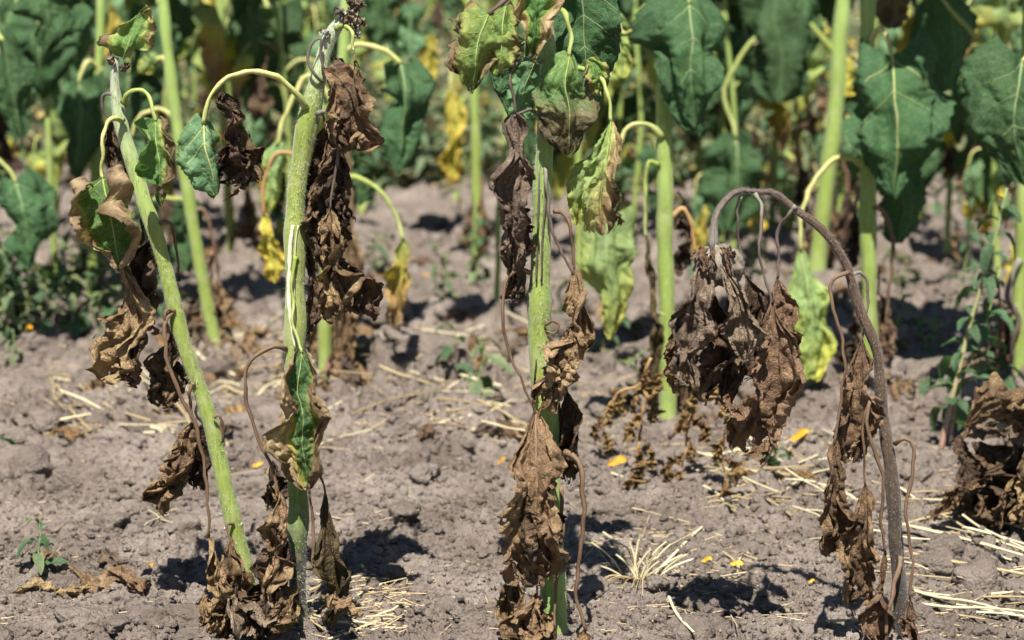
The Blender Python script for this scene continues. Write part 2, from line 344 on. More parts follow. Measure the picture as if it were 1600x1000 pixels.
# ------------------------------------------------------------------ ground
MOUND = [(*ground_at(x_, y_)[:2], r_, h_) for x_, y_, r_, h_ in ((412, 985, .05, .016), (468, 988, .05, .016), (869, 1012, .06, .018), (1412, 1008, .05, .012), (1043, 668, .08, .03), (1358, 628, .09, .03), (507, 606, .09, .03), (336, 552, .09, .03), (1592, 612, .09, .03), (362, 412, .1, .03), (778, 505, .08, .03), (746, 408, .1, .03), (1277, 438, .1, .03))]
_hc = np.random.RandomState(19).rand(256, 3)
def worley(x, y):
    """distance to nearest and second nearest jittered cell centre, and the nearest cell's own random value"""
    ix, iy = np.floor(x).astype(int), np.floor(y).astype(int)
    f1 = np.full(x.shape, 9.0); f2 = np.full(x.shape, 9.0); rv = np.zeros(x.shape)
    for dx in (-1, 0, 1):
        for dy in (-1, 0, 1):
            h = _perm[(_perm[(ix + dx) & 255] + (iy + dy)) & 255]
            d = np.hypot(ix + dx + .15 + .7 * _hc[h, 0] - x, iy + dy + .15 + .7 * _hc[h, 1] - y)
            near = d < f1
            f2 = np.where(near, f1, np.minimum(f2, d)); rv = np.where(near, _hc[h, 2], rv); f1 = np.where(near, d, f1)
    return f1, f2, rv
def H(X, Y):
    X = np.asarray(X, float); Y = np.asarray(Y, float)
    P = np.stack([X, Y, np.zeros_like(X)], -1)
    z = 0.022 * perlin(P * 1.3 + 3.1) + 0.016 * perlin(P * 4.3 + 9.2)
    b = lambda f, s: np.abs(perlin(P * f + s))
    warp = P + 0.05 * np.stack([perlin(P * 9 + 1.7), perlin(P * 9 + 21.3), np.zeros_like(X)], -1)
    lump = 1 - 2.2 * np.abs(perlin(warp * 11 + 5.5))
    cl = 0.25 + 0.95 * sstep(-0.25, 0.3, perlin(P * 6.5 + 71.0))       # crusted smooth patches between crumbly ones
    z = z + 0.010 * lump + 0.008 * (1 - 2 * b(21, 2.2)) + cl * (0.0070 * (1 - 2 * b(52, 7.7)) + 0.0040 * (1 - 2 * b(118, 4.1)) + .002 * (1 - 2 * b(260, 1.1)))
    wx, wy = warp[..., 0], warp[..., 1]
    patch = sstep(-0.25, 0.15, perlin(P * 3.1 + 90.0)) * (.75 + 1.0 * sstep(2.8, 3.7, Y))
    for fr, am in ((11, .026), (24, .021), (52, .010)):
        wj = .35 / fr
        a1, a2, rv = worley((wx + wj * perlin(P * fr * 1.7 + 13)) * fr, (wy + wj * perlin(P * fr * 1.7 + 33)) * fr)
        dome = np.sqrt(np.clip(1 - (a1 * 1.05) ** 2, 0, 1)) * (.25 + rv) * np.clip((a2 - a1) * 5, 0, 1) ** .6
        z = z + am * (dome - .45) * (patch if am > .01 else (.35 + .65 * patch))
    for mx, my, mr, mh in MOUND: z = z + mh * np.exp(-((X - mx) ** 2 + (Y - my) ** 2) / mr ** 2)
    rough = 0.45 + 0.75 * sstep(-0.15, 0.35, perlin(P * 2.1 + 40.0))
    far = sstep(14, 30, Y)
    return (z * (rough * 0.5 + 0.5) - 0.012) * (1 - far)
dd = np.r_[-30, -8, -2, 0.4, 1.1, 1.5, 1.75, np.r_[np.geomspace(2.1, 4.6, 620), np.geomspace(4.62, 9.5, 210)], np.geomspace(9.8, 900, 60)]
uu = np.r_[-60, -15, -5, -2.2, -1.4, np.linspace(-1.06, 1.06, 600), 1.4, 2.2, 5, 15, 60]
wd = 0.33 * np.maximum(dd, 1.7) + 0.06
GX = uu[None, :] * wd[:, None]; GY = np.broadcast_to(dd[:, None], GX.shape)
GZ = H(GX, GY)
nr_, nc_ = GX.shape
ii = np.arange(nr_ - 1)[:, None] * nc_; jj = np.arange(nc_ - 1)[None, :]
GF = np.stack([ii + jj, ii + jj + 1, ii + nc_ + jj + 1, ii + nc_ + jj], -1).reshape(-1, 4)
g = link('ground', mesh_of('ground', np.stack([GX, GY, GZ], -1).reshape(-1, 3), GF, M['soil'])); g['kind'] = 'structure'
def hz(x, y): return float(H(np.array([x]), np.array([y]))[0])

# ------------------------------------------------------------------ leaves
def profile(s, kind):
    if kind == 'heart': h = (0.10 + s) ** 0.55 * np.maximum(1 - s, 0) ** 0.85
    elif kind == 'lance': h = (0.01 + s) ** 0.7 * np.maximum(1 - s, 0) ** 0.8
    elif kind == 'dry': h = (0.012 + s) ** 0.85 * (np.maximum(1 - s, 0) + 0.02) ** 0.42
    elif kind == 'long': h = (0.01 + s) ** 0.55 * (np.maximum(1 - s, 0) + 0.01) ** 0.5
    return h / h.max()
def leaf_grid(C, Wm, seed, yaw=0, prof='heart', fold=0.0, foldL=None, foldR=None, curl=0.0, curlL=None, curlR=None, cp=2.0,
              pleat=0.0, npl=2.5, crumple=0.0, lobe=0.0, serr=0.05, ang=0.0, axial=0.0, twist=0.0, ns=46, nt=21, holes=0.0, cfreq=1.0, S0=(1, 0, 0)):
    """C: (n,3) midrib path from petiole to tip. Returns grid (ns, 2nt-1, 3), uv.  Cross-sections are bent with their length kept."""
    rs = np.random.RandomState(seed); C = spline(C, ns)
    T = np.gradient(C, axis=0); T /= np.linalg.norm(T, axis=1)[:, None]
    L = np.linalg.norm(np.diff(C, axis=0), axis=1).sum()
    S_ = np.asarray(S0, float)[None] - T * (T @ np.asarray(S0, float))[:, None]; S_ /= np.linalg.norm(S_, axis=1)[:, None]
    N = np.cross(T, S_)
    s = np.linspace(0, 1, ns)
    yw = np.radians(yaw) + twist * (s - 0.3)
    c, sn = np.cos(yw)[:, None], np.sin(yw)[:, None]
    S_, N = S_ * c + N * sn, N * c - S_ * sn
    h = profile(s, prof)
    r = np.linspace(0, 1, nt)
    A = np.zeros((ns, 2 * nt - 1)); Bz = np.zeros_like(A); Xb = np.zeros_like(A)
    off = rs.rand(3) * 50
    for side, fo, cu in ((-1, fold if foldL is None else foldL, curl if curlL is None else curlL), (1, fold if foldR is None else foldR, curl if curlR is None else curlR)):
        sg, rg = np.meshgrid(s, r, indexing='ij')
        e = perlin(np.stack([sg * 2.2, rg * 0.6 + side * 7, np.full_like(sg, 1.3)], -1) + off)
        phi = fo * np.tanh(rg / 0.12) + cu * rg ** cp * (1 + 0.8 * e)
        ph = rs.rand() * 6.28
        phi = phi + pleat * np.sin(2 * math.pi * npl * rg + ph + 1.2 * perlin(np.stack([sg * 3, rg * 0.3, np.full_like(sg, 4.0)], -1) + off)) * sstep(0, 0.3, rg * 2)
        if ang: phi = phi + ang * 2.0 * perlin(np.stack([sg * 5.5 * cfreq, rg * 3.2 + side * 9, np.full_like(sg, 8.0)], -1) + off)
        hs = h * (1 + serr * (((s * 15 + rs.rand()) % 1) - 0.5) * 2 * (s > 0.08) + serr * 1.6 * perlin(np.stack([s * 9, np.full_like(s, side * 3.0), np.zeros_like(s)], -1) + off) + (0.12 + 0.25 * ang) * perlin(np.stack([s * 3.5, np.full_like(s, side * 5.0), np.ones_like(s)], -1) + off))
        dr = hs[:, None] * np.gradient(r)[None]
        a = np.cumsum(np.cos(phi) * dr, 1); b = np.cumsum(np.sin(phi) * dr, 1)
        a -= a[:, :1]; b -= b[:, :1]
        xb = -lobe * rg ** 1.4 * (1 - sg) ** 2.0
        if side == 1: A[:, nt - 1:] = a; Bz[:, nt - 1:] = b; Xb[:, nt - 1:] = xb
        else: A[:, :nt] = -a[:, ::-1]; Bz[:, :nt] = b[:, ::-1]; Xb[:, :nt] = xb[:, ::-1]
    w = A.max() - A.min(); k = Wm / w
    t = np.linspace(-1, 1, 2 * nt - 1)
    P = C[:, None] + S_[:, None] * (A * k)[..., None] + N[:, None] * (Bz * k)[..., None] + T[:, None] * (Xb * L)[..., None]
    if crumple:
        uvp = np.stack([np.broadcast_to(s[:, None] * L, A.shape), np.broadcast_to(t[None] * Wm * 0.8, A.shape) , np.zeros_like(A)], -1)
        f = 42 * cfreq
        d1 = np.abs(perlin(uvp * f + off)) - 0.25; d2 = np.abs(perlin(uvp * f * 2.3 + off[::-1])) - 0.25; d4 = np.abs(perlin(uvp * f * 4.6 + off[::-1] + 17)) - 0.25
        d3 = perlin(uvp * f * 0.9 + off + 11)
        amt = (0.25 + 0.75 * sstep(0.0, 0.35, np.broadcast_to(s[:, None], A.shape))) * (0.35 + 0.65 * np.abs(t)[None] ** 0.7)
        P = P + N[:, None] * (crumple * amt * (d1 * 1.5 + d2 * 1.0 + d4 * 0.45))[..., None] + S_[:, None] * (crumple * 0.9 * amt * d3)[..., None] + T[:, None] * (crumple * 0.9 * amt * perlin(uvp * f * 0.8 + off + 31))[..., None]
    if axial:
        P = P + N[:, None] * (axial * np.sin(2 * math.pi * (4.5 * s[:, None] - 1.2 * np.abs(t)[None]) + off[0]) * np.abs(t)[None] ** 0.8 * h[:, None])[..., None]
    uv = np.stack([np.broadcast_to(s[:, None], A.shape), np.broadcast_to(t[None] * 0.5 + 0.5, A.shape)], -1)
    return P, uv, N
def grid_faces(P, uv, rs=None, holes=0.0, ragged=0.0, seed=0):
    n, m = P.shape[:2]
    i = np.arange(n - 1)[:, None] * m; j = np.arange(m - 1)[None, :]
    F = np.stack([i + j, i + j + 1, i + m + j + 1, i + m + j], -1)
    keep = np.ones(F.shape[:2], bool)
    if ragged:
        sv = uv[:-1, :-1, 0]; tv = np.abs(uv[:-1, :-1, 1] * 2 - 1)
        nz = perlin(np.stack([sv * 9, uv[:-1, :-1, 1] * 9, np.full_like(sv, seed * 1.37)], -1)) + 0.5 * perlin(np.stack([sv * 22, uv[:-1, :-1, 1] * 22, np.full_like(sv, seed * 2.1)], -1))
        edge = np.maximum(tv, sv)
        keep = nz * ragged < 1.02 - edge * (0.55 + 0.45 * edge)
    return F[keep].reshape(-1, 4)
SEED = [100]
def blade(parent, C, Wm, mat, origin, seed=None, vein=None, nv=3, ragged=0.0, name='leaf', vr=0.0011, label=None, **kw):
    if seed is None: SEED[0] += 1; seed = SEED[0]
    P, uv, N = leaf_grid(C, Wm, seed, **kw)
    F = grid_faces(P, uv, ragged=ragged, seed=seed)
    o = link(name, mesh_of(name, P.reshape(-1, 3) - origin, F, M[mat], uv.reshape(-1, 2)), parent)
    if label: o['label'] = label
    if vein:
        n, m = P.shape[:2]; c = m // 2
        rib = P[:int(n * 0.93), c] + N[:int(n * 0.93)] * vr * 0.5
        rr = vr * (0.2 + 0.85 * np.linspace(1, 0, len(rib)) ** 1.4)
        clean_tube('midrib', rib[::2], rr[::2], M[vein], o, origin, n=6)
        for kx in range(nv):
            for sd_ in (-1, 1):
                s0 = 0.03 + 0.24 * kx; s1 = min(s0 + 0.36 - 0.05 * kx, 0.93); tt = 0.82
                q = np.linspace(0, 1, 12)
                si = (s0 + (s1 - s0) * q) * (n - 1); ti = c + sd_ * tt * q * c
                i0 = np.clip(si.astype(int), 0, n - 2); j0 = np.clip(ti.astype(int), 0, m - 2)
                fi = (si - i0)[:, None]; fj = (ti - j0)[:, None]
                pts = (P[i0, j0] * (1 - fi) * (1 - fj) + P[i0 + 1, j0] * fi * (1 - fj) + P[i0, j0 + 1] * (1 - fi) * fj + P[i0 + 1, j0 + 1] * fi * fj)
                pts = pts + N[i0] * vr * 0.15
                clean_tube('vein', pts, np.linspace(vr * (0.55 if kx == 0 else 0.34), vr * 0.14, 12), M[vein], o, origin, n=5)
    return o
def pxpath(pts, Y):
    return np.array([at(p[0], p[1], Y + (p[2] if len(p) > 2 else 0.0)) for p in pts])
def petiole(parent, pts3, r_px, mat, origin, Y, taper=0.72, n=26):
    C = spline(pts3, n); r = r_px * mpp(Y) * .84; sd_ = C[0, 0] * 91 + C[0, 2] * 57
    q_ = np.sin(np.linspace(0, math.pi, n)) ** .6
    C = C + np.stack([perlin(C * 38 + sd_ + i_ * 7) for i_ in range(3)], -1) * (.0045 * q_)[:, None]
    R = r * np.r_[1.45, 1.2, np.linspace(1.05, taper, n - 2)]
    return clean_tube('petiole', C, R, M[mat], parent, origin, n=8, ridge=0.10, nr=2, bump=0.4, seed=int(abs(pts3[0][0] * 1000)) % 97)
# presets
PR = {
 'dry':   dict(prof='dry', fold=0.5, pleat=1.25, npl=2.1, crumple=0.014, ang=0.9, curl=0.9, serr=0.07, ragged=0.32, ns=66, nt=29, axial=0.004, cfreq=.72),
 'drytwist': dict(prof='dry', fold=0.7, pleat=1.25, npl=1.8, crumple=0.016, ang=1.2, curl=1.3, serr=0.09, ragged=0.4, ns=70, nt=29, twist=1.2, axial=0.004, cfreq=.75),
 'drylong': dict(prof='long', fold=0.6, pleat=1.2, npl=1.9, crumple=0.014, ang=1.0, curl=1.1, serr=0.08, ragged=0.35, ns=72, nt=27, axial=0.003, twist=0.5, cfreq=.75),
 'green': dict(prof='heart', fold=-0.5, curl=-0.9, crumple=0.010, ang=0.65, lobe=0.22, serr=0.045, ns=60, nt=27, axial=0.002, pleat=0.65, npl=1.3, cfreq=.6),
 'cup':   dict(prof='heart', fold=-0.12, curl=4.4, cp=1.9, crumple=0.010, ang=0.75, lobe=0.0, serr=0.03, ns=72, nt=33, axial=0.003, ragged=0.2, cfreq=.8),
 'limp':  dict(prof='long', fold=-0.55, curl=-0.8, crumple=0.007, ang=0.6, lobe=0.12, serr=0.08, ns=52, nt=23, axial=0.004, pleat=0.6, npl=1.3, cfreq=.6),
}
class Plant:
    def __init__(s, label, base_px, Y=None, name='sunflower', cat='sunflower', group=None):
        s.Y = gY(base_px[1]) if Y is None else Y
        b = at(base_px[0], base_px[1], s.Y); s.o = np.array([b[0], s.Y, hz(b[0], s.Y)])
        s.e = thing(name, label, cat, s.o, group); s.thick = s.Y < gY(900); s.second = s.Y > gY(800)
    def stem(s, pts, mat, hairs=0, ridge=0.028, n=60, hairmat='hair', nn=30):
        if s.second: pts = [*pts, (pts[-1][0], -50 - .42 * FPX / s.Y, pts[-1][2] * .8)]
        C = spline(np.array([[*at(p[0], p[1], s.Y + (p[3] if len(p) > 3 else 0)), p[2] * mpp(s.Y) / 2] for p in pts]), n)
        C[:, 3] *= .91; L_ = np.r_[0, np.cumsum(np.linalg.norm(np.diff(C[:, :3], axis=0), axis=1))]; sd_ = pts[0][0]
        C[:, :2] += np.stack([perlin(np.stack([L_ * f_, L_ * 0 + sd_ * .37, L_ * 0 + i_], -1)) * a_ for i_, (f_, a_) in enumerate(((9, .004), (7, .004)))], -1)
        C[:, 3] *= 1 + .10 * np.abs(np.sin(L_ * 26 + sd_)) ** 12 + .10 * perlin(np.stack([L_ * 16, L_ * 0 + sd_, L_ * 0], -1)) + .22 * np.exp(-L_ / .025)
        o = clean_tube('stem', C[:, :3], C[:, 3], M[mat], s.e, s.o, n=nn, ridge=ridge, nr=6, bump=0.2, seed=len(pts))
        if hairs:
            rs = np.random.RandomState(hairs); T, N, B = frames(C[:, :3])
            k = rs.randint(0, n - 1, hairs); f = rs.rand(hairs); a = rs.rand(hairs) * 6.283
            c = C[k, :3] * (1 - f)[:, None] + C[k + 1, :3] * f[:, None]; R = C[k, 3]
            d = N[k] * np.cos(a)[:, None] + B[k] * np.sin(a)[:, None]
            t = np.cross(d, T[k]); p = c + d * (R * 0.97)[:, None]
            tip = p + (d + T[k] * rs.uniform(-0.5, 0.5, hairs)[:, None] + t * rs.uniform(-0.4, 0.4, hairs)[:, None]) * rs.uniform(0.002, 0.005, hairs)[:, None]
            w = 0.00024
            V = np.stack([p + t * w, p - t * w, tip], 1).reshape(-1, 3)
            h = link('stem_hairs', mesh_of('stem_hairs', V - s.o, np.arange(hairs * 3).reshape(-1, 3), M[hairmat]), o); h['kind'] = 'stuff'
        s.st = o; return o
    def leaf(s, path, w, mat, preset='dry', pet=None, pr=4.5, pmat=None, label=None, **kw):
        k = dict(PR[preset]); k.update(kw)
        C = pxpath(path, s.Y)
        o = blade(s.e, C, w * mpp(s.Y), mat, s.o, label=label, **k)
        if mat.startswith('brown') and w >= 40 and s.thick:
            SEED[0] += 1; q = np.random.RandomState(SEED[0])
            C2 = spline(C, 6)[1:] + np.array([q.uniform(-12, 12) * mpp(s.Y), q.uniform(.006, .02), 0]) + q.normal(0, .004, (5, 3))
            k2 = dict(k); k2.update(crumple=.017, twist=q.uniform(-1, 1), yaw=q.uniform(-40, 40), ragged=.4); k2.pop('vein', None); k2.pop('nv', None)
            blade(s.e, C2, w * .8 * mpp(s.Y), q.choice(['brown_dark', 'brown', 'brown_tan', mat]), s.o, **k2)
        if pet:
            petiole(o, np.vstack([pxpath(pet, s.Y), C[0] * 0.6 + spline(C, 20)[1] * 0.4]), pr, pmat or ('pet_brown' if mat.startswith('brown') or mat == 'olive' else 'pet_green'), s.o, s.Y)
        return o
    def nodes(s, pts, slope=0.0):
        """ragged pale ridges where fallen leaves were attached"""
        for x, y, wd in pts:
            c = at(x, y, s.Y); a = np.linspace(math.pi * 1.05, math.pi * 1.95, 15)
            R = wd * mpp(s.Y) / 2
            ring = np.stack([c[0] + np.cos(a) * R, c[1] + np.sin(a) * R, c[2] + np.cos(a) * R * slope + 0.0016 * np.sin(3 * a + x) - .001], -1)
            clean_tube('leaf_scar', ring, 0.0011 * (.3 + np.abs(np.sin(a * 4 + x))), M['scar'], s.e, s.o, n=6, bump=.5)

# ------------------------------------------------------------------ foreground: leaning plant
A = Plant('leaning bright green stem with a small folded green leaf upright at its tip', (412, 985))
A.stem([(418, 1002, 26), (412, 975, 28), (390, 915, 30), (370, 835, 29), (338, 705, 28), (306, 595, 27), (277, 495, 26), (246, 380, 26), (218, 290, 26), (197, 215, 24), (184, 150, 19), (181, 115, 15), (182, 90, 11)], 'stemA', 6000)
A.nodes([(365, 818, 29)], .28)
A.leaf([(193, 92), (200, 70, -.01), (216, 40, -.005), (231, 10)], 72, 'mottle', 'green', prof='heart', fold=0.9, foldL=0.2, curl=0.5, lobe=0.1, vein='pet_green', nv=2, yaw=-10)
A.leaf([(180, 108), (173, 96, -.01), (170, 82, -.01)], 18, 'brown_grey', 'dry', ns=30, nt=13, crumple=0.004)
A.leaf([(185, 112), (195, 108, -.015), (198, 98, -.02)], 12, 'brown_grey', 'dry', ns=26, nt=11, crumple=0.003)
A.leaf([(160, 276, -.03), (168, 320, -.05), (180, 370, -.055), (188, 424, -.045)], 106, 'rim', 'cup', [(192, 188, -.01), (180, 184, -.02), (166, 194, -.03), (158, 225, -.035), (159, 262, -.03)], 4.6, 'pet_yellow', vein='pet_green', nv=2, vr=.0012)
A.leaf([(243, 186, -.03), (244, 225, -.04), (250, 270, -.04), (252, 322, -.03)], 62, 'half', 'cup', [(192, 160, -.01), (200, 144, -.02), (218, 141, -.025), (234, 158, -.03), (242, 180, -.03)], 4.0, 'pet_green', curlL=1.2, fold=0.3, foldR=0.6, curlR=2.2, lobe=0.0, yaw=-15, crumple=0.009, vein='pet_green', nv=2, vr=.001)
A.leaf([(172, 185, .02), (180, 225, .03), (190, 270, .035), (196, 310, .03)], 52, 'brown_dark', 'dry', [(186, 158), (176, 146, .01), (164, 148, .015), (161, 170, .02)], 3.4, 'pet_grey')
A.leaf([(218, 320, .03), (228, 380, .04), (236, 450, .04), (226, 520, .03)], 62, 'brown_dark', 'drytwist', [(222, 300, .02), (215, 308, .03)], 3)
A.leaf([(190, 408, -.01), (206, 455, -.02), (204, 520, -.02), (178, 598, -.01)], 82, 'brown_tan', 'drytwist', [(205, 330, .02), (194, 370, .0)], 3, foldL=0.1)
A.leaf([(268, 520, .01), (262, 560, .02), (258, 600, .02), (250, 638, .01)], 58, 'brown_dark', 'dry', [(272, 486, -.012), (262, 484, -.02), (256, 500, -.02), (262, 512, -.01)], 3)
pt = A.leaf([(325, 838, -.02), (338, 880, -.03), (345, 940, -.03), (352, 996, -.02)], 66, 'brown_tan', 'drytwist', [(270, 487, -.012), (256, 505, -.022), (262, 560, -.025), (285, 625, -.025), (306, 670, -.025), (320, 740, -.025), (326, 800, -.025)], 3.6)
A.leaf([(300, 655, .0), (296, 690, -.01), (278, 740, -.015), (254, 800, -.01)], 62, 'brown', 'drytwist', [(302, 598, -.01), (296, 620, -.01), (299, 640, 0)], 3)
A.leaf([(318, 660, .03), (316, 710, .03), (312, 760, .03)], 44, 'brown_dark', 'dry', [(312, 625, .01), (308, 640, .02)], 3)
A.leaf([(278, 432, .03), (279, 436, .03), (280, 440, .03)], 5, 'brown', 'dry', [(251, 350, -.005), (264, 350, .01), (274, 376, .02), (277, 424, .03)], 3, ns=10, nt=5, crumple=0.001)
A.leaf([(347, 690, -.004), (345, 692, -.004), (342, 700, .0)], 5, 'brown', 'dry', [(334, 652, -.012), (342, 652, -.012), (347, 668, -.01)], 2.6, ns=10, nt=5, crumple=0.001)
A.leaf([(360, 840, -.025), (364, 870, -.035), (366, 910, -.035), (372, 960, -.03)], 46, 'brown', 'dry', [(364, 818, -.014), (356, 822, -.025)], 3)
A.leaf([(345, 940, -.04), (370, 955, -.06), (400, 965, -.06), (424, 985, -.05)], 70, 'brown_grey', 'drytwist', None, crumple=.014)
A.leaf([(400, 880, -.02), (405, 915, -.03), (398, 950, -.035)], 44, 'brown_dark', 'drytwist', None, label='blackened rotting sleeve of dead leaf')
A.leaf([(318, 930, -.03), (325, 955, -.04), (340, 985, -.04)], 40, 'brown_tan', 'dry', None)

# ------------------------------------------------------------------ foreground: split stem plant
B = Plant('upright stem with a pale lengthwise split and a blackened foot beside the leaning plant', (468, 988))
B.stem([(469, 1004, 30), (467, 960, 30), (465, 860, 31), (463, 740, 33), (461, 600, 34), (460, 450, 34), (461, 340, 34), (466, 265, 35), (480, 190, 35), (494, 140, 30), (503, 105, 27), (515, 65, 24), (530, 38, 20), (548, 22, 12)], 'stemB', 6500)
# split: pale pith edge on the front of the stem
for dx, w_ in ((-4, 4.2), (4, 1.8)):
    C = spline(pxpath([(462 + dx, 352, -.0135), (458 + dx, 380, -.0145), (456 + dx, 430, -.0142), (456 + dx, 480, -.014), (463 + dx * .5, 545, -.0135)], B.Y), 24)
    clean_tube('split_edge', C, np.linspace(0.3, 1, 24) ** .4 * w_ * mpp(B.Y) * np.r_[np.ones(16), np.linspace(1, .45, 8)], M['scar'], B.e, B.o, n=7, bump=.4)
B.leaf([(318, 192, -.05), (322, 230, -.06), (330, 265, -.06), (338, 304, -.05)], 76, 'green_pale', 'green', [(478, 168, -.012), (462, 146, -.025), (430, 120, -.035), (395, 110, -.04), (358, 120, -.045), (332, 148, -.05), (320, 178, -.05)], 5.4, 'pet_yellow', foldL=0.0, curlL=-.3, foldR=-1.15, curlR=-.6, pleat=.25, crumple=.006, ang=.35, lobe=.16, vein='pet_yellow', nv=2, vr=.0014, ns=60, nt=27, prof='long', label='hanging half-dead leaf, its pale green side')
B.leaf([(344, 145, -.03), (362, 190, -.045), (368, 235, -.045), (376, 292, -.03)], 64, 'brown_dark', 'drytwist', None, crumple=.018, label='blackish curled dead side of the hanging leaf')
B.leaf([(328, 262, -.03), (326, 280, -.03), (330, 312, -.03)], 34, 'half', 'limp', None)
B.leaf([(505, 108, -.02), (530, 130, -.035), (548, 175, -.04), (552, 236, -.03)], 92, 'brown', 'dry', [(503, 128, -.01), (492, 118, -.02), (481, 98, -.02), (484, 72, -.02), (497, 62, -.02), (500, 85, -.022)], 3.0, 'pet_grey', yaw=-10)
B.leaf([(553, 78, -.03), (558, 98, -.035), (560, 120, -.03), (561, 148, -.03)], 36, 'half', 'dry', [(525, 44, -.008), (540, 40, -.02), (550, 52, -.03)], 4, 'pet_green')
B.leaf([(520, 90, -.01), (525, 105, -.012), (524, 130, -.01)], 24, 'brown_grey', 'dry', None)
B.leaf([(540, 24, -.008), (552, 34, -.014), (556, 48, -.014)], 22, 'brown_grey', 'dry', None)
B.leaf([(546, 26, -.004), (556, 12, 0), (540, 2, 0)], 18, 'brown_grey', 'dry', None)
for k_, (a_, b_) in enumerate((((538, 30), (560, 22)), ((546, 26), (548, -6)), ((530, 36), (524, 8)), ((548, 24), (572, 40)), ((540, 34), (562, 62)), ((552, 20), (566, 2)), ((518, 58), (500, 52)))):
    B.leaf([(*a_, -.006), ((a_[0] + b_[0]) / 2 + 4, (a_[1] + b_[1]) / 2 - 4, -.014), (*b_, -.012)], 13 + 3 * (k_ % 3), 'brown_grey' if k_ % 2 else 'fuzz', 'drytwist', None, ns=26, nt=11, crumple=.005)
B.leaf([(516, 325, -.03), (520, 370, -.04), (530, 420, -.04), (544, 488, -.03)], 78, 'brown', 'drytwist', [(494, 178, -.012), (508, 174, -.02), (524, 186, -.03), (529, 225, -.035), (522, 285, -.03)], 3.4, 'pet_grey', twist=.5)
B.leaf([(510, 190, .015), (508, 250, .03), (504, 320, .03), (498, 400, .03)], 78, 'brown_dark', 'drylong', [(495, 180, 0), (504, 180, .01)], 3)
B.leaf([(532, 215, .0), (530, 260, -.01), (522, 310, -.01), (524, 350, 0)], 60, 'brown_dark', 'dry', None, crumple=.016)
B.leaf([(516, 215, .005), (520, 270, .0), (512, 340, .0), (508, 412, .005)], 84, 'brown_dark', 'dry', None, crumple=.014)
B.leaf([(506, 380, -.005), (512, 420, -.012), (522, 455, -.012), (530, 500, -.005)], 60, 'brown', 'drylong', None)
B.leaf([(480, 380, .02), (486, 440, .025), (488, 500, .025), (484, 545, .02)], 34, 'brown_dark', 'drylong', None)
B.leaf([(472, 546, -.03), (468, 610, -.045), (474, 680, -.045), (480, 762, -.035)], 104, 'rim_yellow', 'cup', [(462, 400, -.015), (456, 450, -.02), (459, 510, -.025)], 3.4, 'pet_green', curlL=3.0, curlR=3.8, cp=2.0, crumple=.013, ang=.75, fold=-.15, ns=90, nt=41, prof='long', vein='pet_green', nv=1, vr=.0007)
B.leaf([(436, 770, -.04), (438, 810, -.05), (432, 860, -.05), (424, 942, -.04)], 62, 'brown_tan', 'drytwist', [(447, 545, -.01), (430, 541, -.02), (402, 552, -.03), (384, 580, -.035), (384, 625, -.04), (402, 680, -.04), (424, 730, -.04)], 4.0, twist=.5)
B.leaf([(426, 720, .02), (432, 760, .02), (424, 790, .02)], 50, 'brown_dark', 'dry', None)
B.leaf([(508, 770, -.02), (514, 830, -.03), (520, 900, -.03), (516, 975, -.02)], 60, 'olive', 'dry', [(474, 690, -.01), (484, 690, -.02), (492, 720, -.02), (504, 750, -.02)], 3.2, crumple=.009)
B.leaf([(486, 700, -.02), (488, 705, -.02), (488, 712, -.02)], 5, 'brown', 'dry', [(490, 880, -.03), (489, 830, -.03), (486, 780, -.028), (480, 735, -.024), (482, 712, -.02)], 3, ns=10, nt=5, crumple=0.001)
B.leaf([(500, 930, -.05), (520, 945, -.07), (548, 940, -.07)], 34, 'brown_tan', 'dry', None)
B.leaf([(440, 915, -.04), (448, 945, -.06), (440, 985, -.06)], 40, 'brown', 'drytwist', None)

# ------------------------------------------------------------------ foreground: thick tall plant
Cc = Plant('tall thick green stem hung with brown leaves, mottled green leaves at its top', (869, 1012))
Cc.stem([(870, 1030, 42), (867, 950, 42), (862, 850, 42), (855, 720, 41), (848, 600, 39), (844, 480, 36), (844, 380, 33), (847, 290, 31), (852, 210, 30), (856, 140, 27), (855, 70, 25), (848, 0, 24), (842, -80, 24)], 'stemC', 8000)
Cc.nodes([(862, 892, 43)])
# ragged lengthwise scars on the stem front
for x0, x1 in ((836, 838), (848, 846)):
    C = spline(pxpath([(x0 + 6, 262, -.0125), (x0 + 6, 300, -.0128), (x1 + 2, 360, -.0136), (x1, 440, -.0142)], Cc.Y), 20)
    clean_tube('scar_line', C, 1.5 * mpp(Cc.Y), M['pet_grey'], Cc.e, Cc.o, n=6, bump=.4)
Cc.leaf([(905, -30, .06), (912, 30, .07), (915, 90, .075), (905, 172, .08)], 150, 'green', 'green', [(852, -40), (875, -60, .03), (898, -45, .05)], 5, fold=-0.15, vein='vein', nv=3, vr=.0012)
Cc.leaf([(822, 60, .07), (818, 100, .08), (812, 150, .085), (805, 190, .09)], 118, 'green', 'green', [(850, 10, .01), (838, 20, .04), (826, 45, .06)], 4, fold=-0.1, vein='vein', nv=3)
Cc.leaf([(836, 95, .04), (822, 130, .045), (815, 165, .05), (808, 196, .05)], 56, 'green_pale', 'limp', [(852, 70, .01), (844, 80, .03)], 3, vein='vein', nv=2, vr=.0008)
Cc.leaf([(764, 20, -.03), (752, 55, -.05), (742, 95, -.05), (736, 146, -.03)], 122, 'mottle', 'green', [(848, -20, -.01), (815, -18, -.03), (785, 2, -.03)], 5, 'pet_grey', fold=-0.35, curl=-0.9, crumple=.010, ang=.6, ragged=.4, ns=60, nt=27, vein='pet_green', nv=3, lobe=.3)
Cc.leaf([(790, 10, -.03), (785, 45, -.04), (782, 80, -.04), (776, 118, -.03)], 66, 'mottle', 'limp', None, crumple=.009, vein='pet_green', nv=2)
